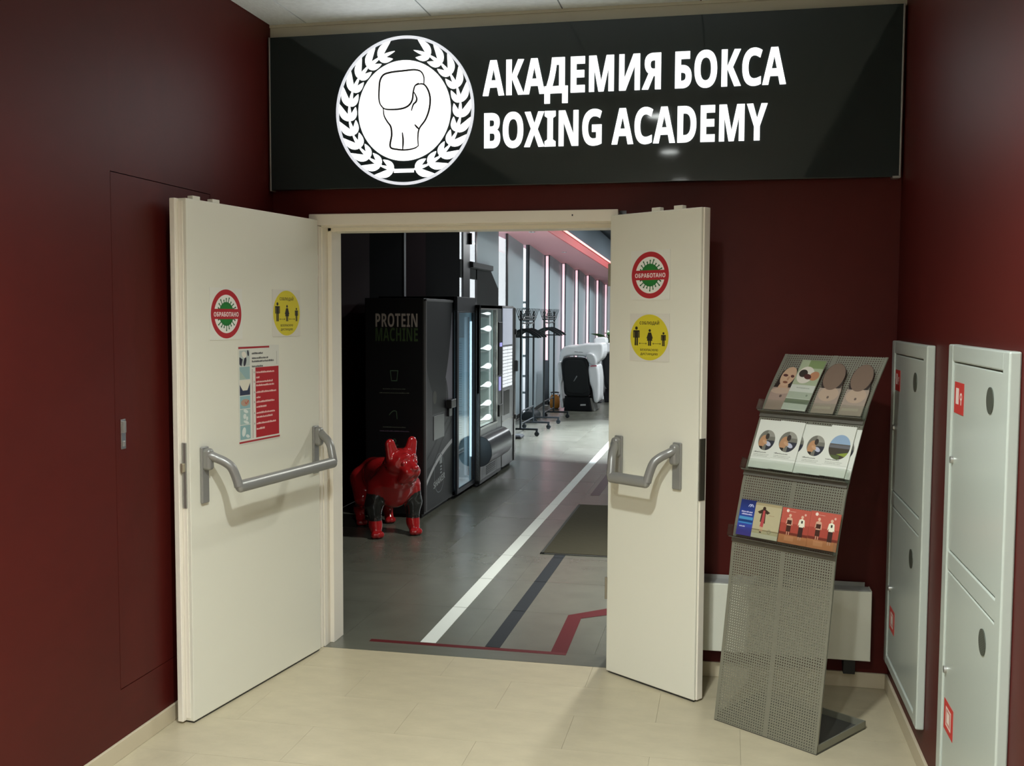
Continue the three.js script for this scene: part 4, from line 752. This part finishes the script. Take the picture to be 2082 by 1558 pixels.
{
  const X0 = -1.14, X1 = -0.36, Z0 = -5.705, Z1 = -6.37, H = 1.728, W = X1 - X0, L = Z0 - Z1;
  const t = thing('vending_machine', 'silver coffee vending machine with two columns of white buttons', 'vending machine', [X0, 0, Z1]);
  mesh('cabinet', [bx(0, 0.03, 0, W - 0.02, H, L, 0.005)], M(lin(0.05, 0.052, 0.055), 0.4), t);
  mesh('plinth', bx(0.04, 0, 0.03, W - 0.05, 0.032, L - 0.03), m_blackMatte, t);
  const d = mesh('door', [bx(W - 0.02, 0.34, 0.02, W, H - 0.01, L, 0.004)], M(lin(0.42, 0.43, 0.44), 0.32, { metalness: 0.35 }), t);
  mesh('kick_panel', bx(W - 0.02, 0.05, 0.02, W - 0.001, 0.33, L, 0.003), M(lin(0.12, 0.125, 0.13), 0.3, { metalness: 0.5 }), t);
  mesh('print_board', bx(W, 1.32, 0.17, W + 0.003, 1.70, 0.645), glow(0.32, 0.36, 0.50, 0.55), d, 'pale backlit upper board');
  for (let c = 0; c < 2; c++) for (let i = 0; i < 12; i++) mesh('button', bx(W, 0.88 + i * 0.0355, 0.185 + c * 0.235, W + 0.006, 0.908 + i * 0.0355, 0.40 + c * 0.235, 0.002), glow(0.85, 0.9, 0.95, 0.75), d);
  mesh('cup_bay', [bx(W - 0.005, 0.585, 0.30, W + 0.003, 0.845, 0.58, 0.002)], m_black, d);
  mesh('trim_line', [bx(W, 0.52, 0.05, W + 0.003, 0.535, 0.64), bx(W, 0.335, 0.02, W + 0.002, 0.345, L)], m_steel, d);
  mesh('side_rail', bx(W - 0.005, 0.05, 0.02, W + 0.012, H - 0.02, 0.09, 0.004), M(lin(0.2, 0.2, 0.2), 0.3, { metalness: 0.6 }), t);
  mesh('door_lock', [bx(W + 0.01, 1.02, 0.02, W + 0.04, 1.14, 0.09, 0.006)], m_black, t);
  mesh('door_lock', [bx(W + 0.01, 0.50, 0.03, W + 0.025, 0.55, 0.08, 0.006), bx(W + 0.01, 1.42, 0.03, W + 0.025, 1.48, 0.08, 0.006)], m_black, t);
}

// ---------------------------------------------------------------- red dog statue
function isoGeo(f, c, s, res) {
  const mc = new MarchingCubes(res, m_red, false, false, 300000); mc.isolation = 0;
  for (let k = 0; k < res; k++) for (let j = 0; j < res; j++) for (let i = 0; i < res; i++)
    mc.field[i + j * res + k * res * res] = -f(c[0] + (i - res / 2) / res * s, c[1] + (j - res / 2) / res * s, c[2] + (k - res / 2) / res * s);
  mc.update();
  const n = mc.count, pos = new Float32Array(n * 3);
  for (let i = 0; i < n; i++) for (let a = 0; a < 3; a++) pos[i * 3 + a] = c[a] + mc.positionArray[i * 3 + a] * s / 2;
  let g = new THREE.BufferGeometry(); g.setAttribute('position', new THREE.BufferAttribute(pos, 3)); g = mergeVertices(g, 1e-5); g.computeVertexNormals(); return g;
}
const smin = (a, b, k) => { const h = Math.max(0, Math.min(1, 0.5 + 0.5 * (b - a) / k)); return b + (a - b) * h - k * h * (1 - h); };
function cap(x, y, z, a, b, ra, rb) {
  const bx_ = b[0] - a[0], by = b[1] - a[1], bz = b[2] - a[2], L = bx_ * bx_ + by * by + bz * bz;
  const t = L ? Math.max(0, Math.min(1, ((x - a[0]) * bx_ + (y - a[1]) * by + (z - a[2]) * bz) / L)) : 0;
  return Math.hypot(x - a[0] - bx_ * t, y - a[1] - by * t, z - a[2] - bz * t) - (ra + (rb - ra) * t);
}
{
  const bones = [
    [[0, 0.37, 0.0], [0, 0.40, -0.28], 0.150, 0.135], [[0, 0.40, -0.28], [0, 0.40, -0.46], 0.135, 0.122], [[0, 0.30, 0.03], [0, 0.40, 0.05], 0.085, 0.135],
    [[0, 0.45, 0.03], [0.012, 0.55, 0.08], 0.125, 0.105], [[0, 0.44, -0.57], [0, 0.40, -0.61], 0.03, 0.018],
  ];
  for (const s of [-1, 1]) bones.push(
    [[s * 0.125, 0.37, 0.01], [s * 0.152, 0.24, 0.0], 0.078, 0.062], [[s * 0.152, 0.24, 0.0], [s * 0.145, 0.09, 0.015], 0.058, 0.043], [[s * 0.145, 0.09, 0.015], [s * 0.147, 0.036, 0.045], 0.042, 0.038],
    [[s * 0.10, 0.36, -0.45], [s * 0.125, 0.23, -0.36], 0.10, 0.066], [[s * 0.125, 0.23, -0.36], [s * 0.115, 0.12, -0.50], 0.055, 0.036], [[s * 0.115, 0.12, -0.50], [s * 0.115, 0.035, -0.45], 0.036, 0.036]);
  const toes = []; for (const s of [-1, 1]) for (const k of [-1, 0, 1]) { toes.push([s * 0.147 + k * 0.025, 0.026, 0.082 - Math.abs(k) * 0.008, 0.025]); toes.push([s * 0.115 + k * 0.022, 0.024, -0.415 - Math.abs(k) * 0.006, 0.022]); }
  const HO = [0.02, 0.548, 0.13], hy = 0.42, ch = Math.cos(hy), sh = Math.sin(hy);
  const head = (X, Y, Z) => {
    const qx = X - HO[0], y = Y - HO[1], qz = Z - HO[2], x = qx * ch - qz * sh, z = qx * sh + qz * ch, ax = Math.abs(x);
    let d = cap(ax, y, z, [0, 0.01, 0], [0.045, 0.012, -0.005], 0.094, 0.084);
    d = smin(d, cap(ax, y, z, [0, -0.03, 0.09], [0.032, -0.045, 0.085], 0.06, 0.05), 0.03);
    d = smin(d, cap(ax, y, z, [0.03, -0.055, 0.095], [0.052, -0.105, 0.06], 0.042, 0.032), 0.02);
    d = smin(d, cap(ax, y, z, [0, -0.10, 0.085], [0.02, -0.10, 0.075], 0.03, 0.03), 0.015);
    d = smin(d, cap(ax, y, z, [0, -0.018, 0.142], [0.014, -0.02, 0.138], 0.022, 0.02), 0.012);
    d = smin(d, cap(ax, y, z, [0.028, 0.058, 0.07], [0.066, 0.048, 0.05], 0.026, 0.024), 0.02);
    d = smin(d, Math.hypot(ax - 0.058, y - 0.014, z - 0.078) - 0.019, 0.008);
    d = Math.max(d, -(cap(ax, y, z, [0, -0.075, 0.16], [0.045, -0.10, 0.125], 0.006, 0.006)));
    // bat ears: tapered, hollow in front
    const e = cap(ax, y, z * 1.7 + 0.014, [0.082, 0.055, 0.0], [0.108, 0.146, 0.0], 0.060, 0.044);
    const hollow = cap(ax, y, z * 1.5, [0.088, 0.085, 0.058], [0.110, 0.150, 0.048], 0.047, 0.033);
    return smin(d, Math.max(e, -hollow), 0.014);
  };
  const body = (x, y, z) => { let d = 1; for (const [a, b, ra, rb] of bones) d = smin(d, cap(x, y, z, a, b, ra, rb), 0.035); for (const [tx, ty, tz, r] of toes) d = smin(d, Math.hypot(x - tx, y - ty, z - tz) - r, 0.008); return Math.max(d, -y + 0.001); };
  const all = (x, y, z) => smin(body(x, y, z), head(x, y, z), 0.03);
  const g0 = isoGeo(all, [0, 0.36, -0.155], 1.02, 136);
  const geos = [g0].map((g) => { g = g.toNonIndexed(); g.setAttribute('uv', new THREE.BufferAttribute(new Float32Array(g.attributes.position.count * 2), 2)); return g; });
  const g = geos[0], p = g.attributes.position, col = new Float32Array(p.count * 3);
  for (let i = 0; i < p.count; i++) {
    const x = p.getX(i), y = p.getY(i), z = p.getZ(i), ax = Math.abs(x);
    const legD = Math.min(cap(ax, y, z, [0.135, 0.36, 0.01], [0.152, 0.24, 0], 0, 0), cap(ax, y, z, [0.152, 0.24, 0], [0.147, 0.12, 0.012], 0, 0));
    const black = ((y - 0.235) / 0.125) ** 2 + (legD / 0.098) ** 2 < 1 && ax > 0.088 && z > -0.12;
    const c = black ? [0.02, 0.022, 0.021] : [0.42, 0.014, 0.016];
    col.set(c, i * 3);
  }
  g.setAttribute('color', new THREE.BufferAttribute(col, 3));
  const t = thing('dog_statue', 'glossy red bulldog statue with black upper forelegs standing on the grey floor', 'statue', [-0.484, 0.0015, -2.535], Math.atan2(0.6, 0.8));
  const o = new THREE.Mesh(g, M(lin(1, 1, 1), 0.16, { vertexColors: true, clearcoat: 0.7, clearcoatRoughness: 0.06 })); o.name = 'dog_body'; o.castShadow = o.receiveShadow = true; t.add(o);
}

// ---------------------------------------------------------------- coat racks and hangers
const m_rack = M(lin(0.018, 0.024, 0.028), 0.4);
const castor = () => merge([new THREE.CylinderGeometry(0.032, 0.032, 0.026, 18).rotateX(Math.PI / 2).translate(0, 0.032, 0), bx(-0.014, 0.04, -0.018, 0.014, 0.085, 0.018, 0.004)]);
function makeRack(label, x, za, zb) {
  const L = za - zb, t = thing('coat_rack', label, 'coat rack', [x, 0, zb]);
  for (const z of [0.0, L]) {
    mesh('post', rod([0, 0.09, z], [0, 1.69, z], 0.0145), m_rack, t);
    mesh('foot', bx(-0.15, 0.08, z - 0.014, 0.24, 0.106, z + 0.014, 0.004), m_rack, t);
    for (const q of [-0.13, 0.225]) { const c = mesh('castor', castor(), m_rack, t); c.position.set(q, 0, z); }
  }
  for (const y of [0.33, 0.16]) mesh('cross_bar', rod([0, y, 0], [0, y, L], 0.0095), m_rack, t);
  mesh('hanging_rail', rod([0, 1.52, 0], [0, 1.52, L], 0.011), m_rack, t);
  for (const y of [1.57, 1.61]) for (const s of [-1, 1]) mesh('shelf_rail', rod([s * (y === 1.57 ? 0.022 : 0.038), y, 0], [s * (y === 1.57 ? 0.022 : 0.038), y, L], 0.008), m_rack, t);
  for (let i = 0; i <= 8; i++) { const z = i / 8 * L; mesh('hat_peg', [rod([-0.02, 1.56, z], [-0.075, 1.725, z], 0.0055, 0.0045, 6), rod([0.02, 1.56, z], [0.075, 1.725, z], 0.0055, 0.0045, 6), rod([-0.02, 1.56, z], [0.02, 1.56, z], 0.005, 0.005, 6)], m_rack, t); }
  return t;
}
makeRack('black wheeled coat rack with a slatted hat shelf, beside the coffee machine', -0.808, -8.935, -9.86);
makeRack('black wheeled coat rack with a slatted hat shelf, beside the white massage chair', -0.785, -10.6, -11.51);
{
  const hg = merge([ext(smoothShape([[-0.22, -0.115], [-0.20, -0.118], [0, -0.025], [0.20, -0.118], [0.22, -0.115], [0.215, -0.095], [0.05, 0.0], [0, 0.012], [-0.05, 0.0], [-0.215, -0.095]]), 0.02, 0.004).translate(0, 0, -0.01)]);
  const hook = tube([[0, 0, 0], [0, 0.04, 0], [0.012, 0.055, 0], [0.018, 0.078, 0], [0, 0.095, 0], [-0.016, 0.08, 0]], 0.0032, 20, 6);
  const bar = rod([-0.2, -0.11, 0], [0.2, -0.11, 0], 0.004, 0.004, 6);
  const spots = [[-0.808, -9.08, 0.06, 'hanger next to the near post of the rack beside the coffee machine'], [-0.808, -9.3, -0.12, 'hanger second from the near post of the rack beside the coffee machine'], [-0.808, -9.5, 0.16, 'hanger third from the near post of the rack beside the coffee machine'], [-0.808, -9.7, -0.06, 'hanger next to the far post of the rack beside the coffee machine'], [-0.785, -10.75, 0.05, 'hanger next to the near post of the rack beside the massage chair'], [-0.785, -11.02, -0.14, 'hanger second from the near post of the rack beside the massage chair'], [-0.785, -11.3, 0.08, 'hanger next to the far post of the rack beside the massage chair']];
  spots.forEach(([x, z, a, l]) => { const t = thing('coat_hanger', 'black ' + l, 'coat hanger', [x, 1.4385, z], a); mesh('shoulder', hg, m_rack, t); mesh('hook', hook, m_chrome, t); mesh('bar', bar, m_rack, t); });
}
// ---------------------------------------------------------------- massage chairs
{
  const t = thing('massage_chair', 'white massage chair with a black back, seen from behind beside the coat racks', 'massage chair', [-0.59, 0, -12.7]);
  const S = 0.001022, q = (zx, zy) => [(zx - 400) * S * 0.94 - 0.018, (1450 - zy) * S];
  const mw = M(lin(0.85, 0.87, 0.88), 0.22), mg = M(lin(0.6, 0.62, 0.63), 0.3);
  mesh('base', [ext(shapeOf([[196, 1448], [208, 1200], [640, 1200], [690, 1448]].map((p) => q(...p))), 0.85, 0.012).translate(0, 0, -0.86)], M(lin(0.008, 0.0085, 0.010), 0.5, { specularIntensity: 0.5 }), t);
  mesh('base_skirt', [ext(shapeOf([[690, 1448], [648, 1230], [690, 1230], [740, 1448]].map((p) => q(...p))), 0.8, 0.006).translate(0, 0, -0.86)], m_steel, t);
  mesh('back_panel', [ext(smoothShape([[225, 1180], [185, 960], [152, 700], [165, 610], [215, 560], [400, 545], [560, 562], [610, 600], [632, 680], [640, 940], [655, 1180], [440, 1205]].map((p) => q(...p))), 0.14, 0.03, 4).translate(0, 0, -0.1)], M(lin(0.009, 0.010, 0.011), 0.5, { specularIntensity: 0.5 }), t);
  mesh('inner_back', [ext(smoothShape([[262, 1120], [215, 660], [250, 610], [400, 598], [540, 612], [580, 660], [600, 1120], [430, 1150]].map((p) => q(...p))), 0.02, 0.008, 3).translate(0, 0, 0.028)], M(lin(0.013, 0.015, 0.0155), 0.55, { specularIntensity: 0.5 }), t);
  mesh('hood', [ext(smoothShape([[100, 640], [104, 500], [150, 405], [230, 362], [400, 350], [540, 322], [700, 318], [860, 318], [885, 420], [860, 560], [760, 640], [650, 650], [600, 560], [400, 528], [220, 548], [160, 600], [135, 680]].map((p) => q(...p))), 0.62, 0.035, 4).translate(0, 0, -0.66)], mw, t);
  mesh('head_pad', [ext(smoothShape([[660, 330], [650, 260], [690, 232], [860, 236], [880, 300], [860, 350]].map((p) => q(...p))), 0.3, 0.03, 3).translate(0, 0, -0.85)], mw, t);
  mesh('shoulder_arm', [ext(smoothShape([[585, 520], [640, 470], [720, 490], [765, 560], [775, 650], [740, 690], [660, 660]].map((p) => q(...p))), 0.5, 0.03, 3).translate(0, 0, -0.44)], mg, t);
  mesh('side_arm', [ext(smoothShape([[640, 690], [700, 660], [790, 680], [825, 800], [835, 1050], [825, 1240], [790, 1300], [745, 1290], [700, 1080], [655, 950]].map((p) => q(...p))), 0.6, 0.04, 4).translate(0, 0, -0.55)], mw, t);
  mesh('arm_band', [ext(shapeOf([[668, 682], [780, 672], [784, 694], [672, 702]].map((p) => q(...p))), 0.004).translate(0, 0, 0.051)], M(lin(0.5, 0.12, 0.16), 0.4), t, 'thin pink red band');
  mesh('side_arm', [ext(smoothShape([[70, 690], [84, 640], [125, 620], [150, 700], [168, 940], [150, 960], [140, 1120], [180, 1400], [150, 1400], [112, 1000]].map((p) => q(...p))), 0.5, 0.02, 3).translate(0, 0, -0.5)], mw, t);
  mesh('arm_foot', [ext(smoothShape([[655, 960], [700, 1100], [745, 1300], [850, 1300], [850, 1312], [730, 1316], [640, 1200]].map((p) => q(...p))), 0.4, 0.01).translate(0, 0, -0.55)], m_dark, t);
  mesh('back_logo', ext(shapeOf([[370, 950], [425, 850], [440, 865], [385, 945]].map((p) => q(...p))), 0.002).translate(0, 0, 0.049), M(lin(0.22, 0.24, 0.24), 0.4), t);
  mesh('base_label', ext(shapeOf([[488, 1332], [586, 1328], [586, 1355], [488, 1360]].map((p) => q(...p))), 0.002).translate(0, 0, -0.009), M(lin(0.6, 0.6, 0.6), 0.5), t);
  const lt = canvasTex(128, 24, (g) => { g.fillStyle = '#e8eaeb'; g.fillRect(0, 0, 128, 24); scribble(g, 6, 5, 116, 14, '#707478'); });
  const lg = mesh('hood_label', sheetGeo(0.16, 0.024, 0.002), printM(lt), t); lg.position.set((425 - 400) * S, (1450 - 462) * S, -0.038); lg.rotation.z = -0.03;
  const c = t.clone(); c.name = numbered('massage_chair'); c.position.set(-0.12, 0, -14.6); scene.add(c);
  c.userData = { ...t.userData, label: 'second white massage chair, mostly hidden behind the narrow door leaf and the first chair' };
}
{ // plant behind the chairs
  const t = thing('potted_plant', 'green leafy plant showing behind the second massage chair', 'plant', [-0.46, 0, -16.2]);
  mesh('pot', new THREE.LatheGeometry([[0, 0], [0.14, 0], [0.19, 0.4], [0.2, 0.42], [0.18, 0.42], [0.17, 0.38], [0, 0.37]].map((p) => new THREE.Vector2(...p)), 28), m_white, t);
  mesh('stem', tube([[0, 0.36, 0], [0.02, 0.8, 0.01], [0, 1.2, 0]], 0.018, 16, 8), M(lin(0.16, 0.12, 0.06), 0.8), t);
  const lf = () => { const s = shapeOf([...Array(9).keys()].map((i) => [i / 8 * 0.3, 0.055 * Math.sin(Math.PI * Math.pow(i / 8, 0.8))]).concat([...Array(7).keys()].map((i) => [(7 - i) / 8 * 0.3, -0.055 * Math.sin(Math.PI * Math.pow((7 - i) / 8, 0.8))]))); const g = ext(s, 0.002), p = g.attributes.position; for (let i = 0; i < p.count; i++) p.setZ(i, p.getZ(i) - 1.1 * p.getX(i) ** 2); g.computeVertexNormals(); return g; };
  const L = lf(), mats = [0, 1, 2].map((k) => M(lin(0.05 + 0.02 * k, 0.13 + 0.03 * k, 0.05), 0.4));
  for (let i = 0; i < 30; i++) { const o = mesh('leaf', L, mats[i % 3], t); o.position.set(R(-0.03, 0.03), R(0.85, 1.25), R(-0.03, 0.03)); o.rotation.set(-Math.PI / 2 + R(0.1, 1.2), 0, i * 2.4, 'YXZ'); o.rotation.order = 'YXZ'; o.rotation.y = i * 2.4; o.rotation.z = 0.9; o.scale.setScalar(R(0.8, 1.2)); }
}
{ // orange drum by the chair
  const t = thing('drum', 'small glossy orange drum with dark ring between far coat rack and massage chair', 'drum', [-1.03, 0, -13.1]);
  mesh('body', new THREE.LatheGeometry([[0, 0.01], [0.07, 0.01], [0.085, 0.03], [0.088, 0.12], [0.08, 0.2], [0.06, 0.24], [0, 0.25]].map((p) => new THREE.Vector2(...p)), 28), M(lin(0.85, 0.33, 0.05), 0.25), t);
  mesh('ring', new THREE.TorusGeometry(0.07, 0.008, 8, 28).rotateX(Math.PI / 2).translate(0, 0.285, 0), m_rack, t);
  mesh('ring_stay', [rod([0.05, 0.23, 0], [0.065, 0.285, 0], 0.005), rod([-0.05, 0.23, 0], [-0.065, 0.285, 0], 0.005)], m_rack, t);
  for (const [x, z] of [[0.05, 0.03], [-0.05, 0.03], [0, -0.055]]) mesh('foot', new THREE.CylinderGeometry(0.012, 0.015, 0.015, 12).translate(x, 0.0075, z), m_rack, t);
}
{
  const t = thing('bag', 'dark low bag on the floor by the grey wall boards behind the coat racks', 'bag', [-1.10, 0, -11.2]);
  mesh('body', [ext(smoothShape([[-0.1, 0.0], [0.1, 0.0], [0.12, 0.06], [0.08, 0.12], [-0.04, 0.13], [-0.11, 0.07]]), 0.44, 0.02, 3).translate(0, 0.001, -0.25)], M(lin(0.035, 0.045, 0.05), 0.7), t);
  mesh('handle', tube([[-0.03, 0.12, -0.2], [0, 0.17, -0.1], [0.0, 0.17, 0.0], [-0.03, 0.12, 0.1]], 0.008), m_rack, t);
}
{
  const t = thing('floor_box', 'flat dark cable box on the floor in front of the near coat rack', 'box', [-0.80, 0, -8.68]);
  mesh('case', [bx(-0.12, 0.004, -0.1, 0.075, 0.042, 0.12, 0.012)], M(lin(0.05, 0.055, 0.06), 0.45), t);
  mesh('lid', [bx(-0.10, 0.042, -0.08, 0.055, 0.049, 0.10, 0.003)], M(lin(0.09, 0.1, 0.105), 0.4), t);
  for (const [a, b] of [[-0.1, -0.09], [0.03, -0.09], [-0.1, 0.07], [0.03, 0.07]]) mesh('foot', bx(a, 0, b, a + 0.03, 0.005, b + 0.03), m_blackMatte, t);
}
{
  const t = thing('cable_box', 'small black socket box at the wall foot behind the near coat rack', 'box', [-1.12, 0, -9.6]);
  mesh('case', bx(-0.07, 0.0, -0.08, 0.05, 0.13, 0.08, 0.008), m_rack, t);
  mesh('cover', bx(0.05, 0.02, -0.06, 0.056, 0.11, 0.06, 0.002), m_blackMatte, t);
}

renderer.render(scene, camera);
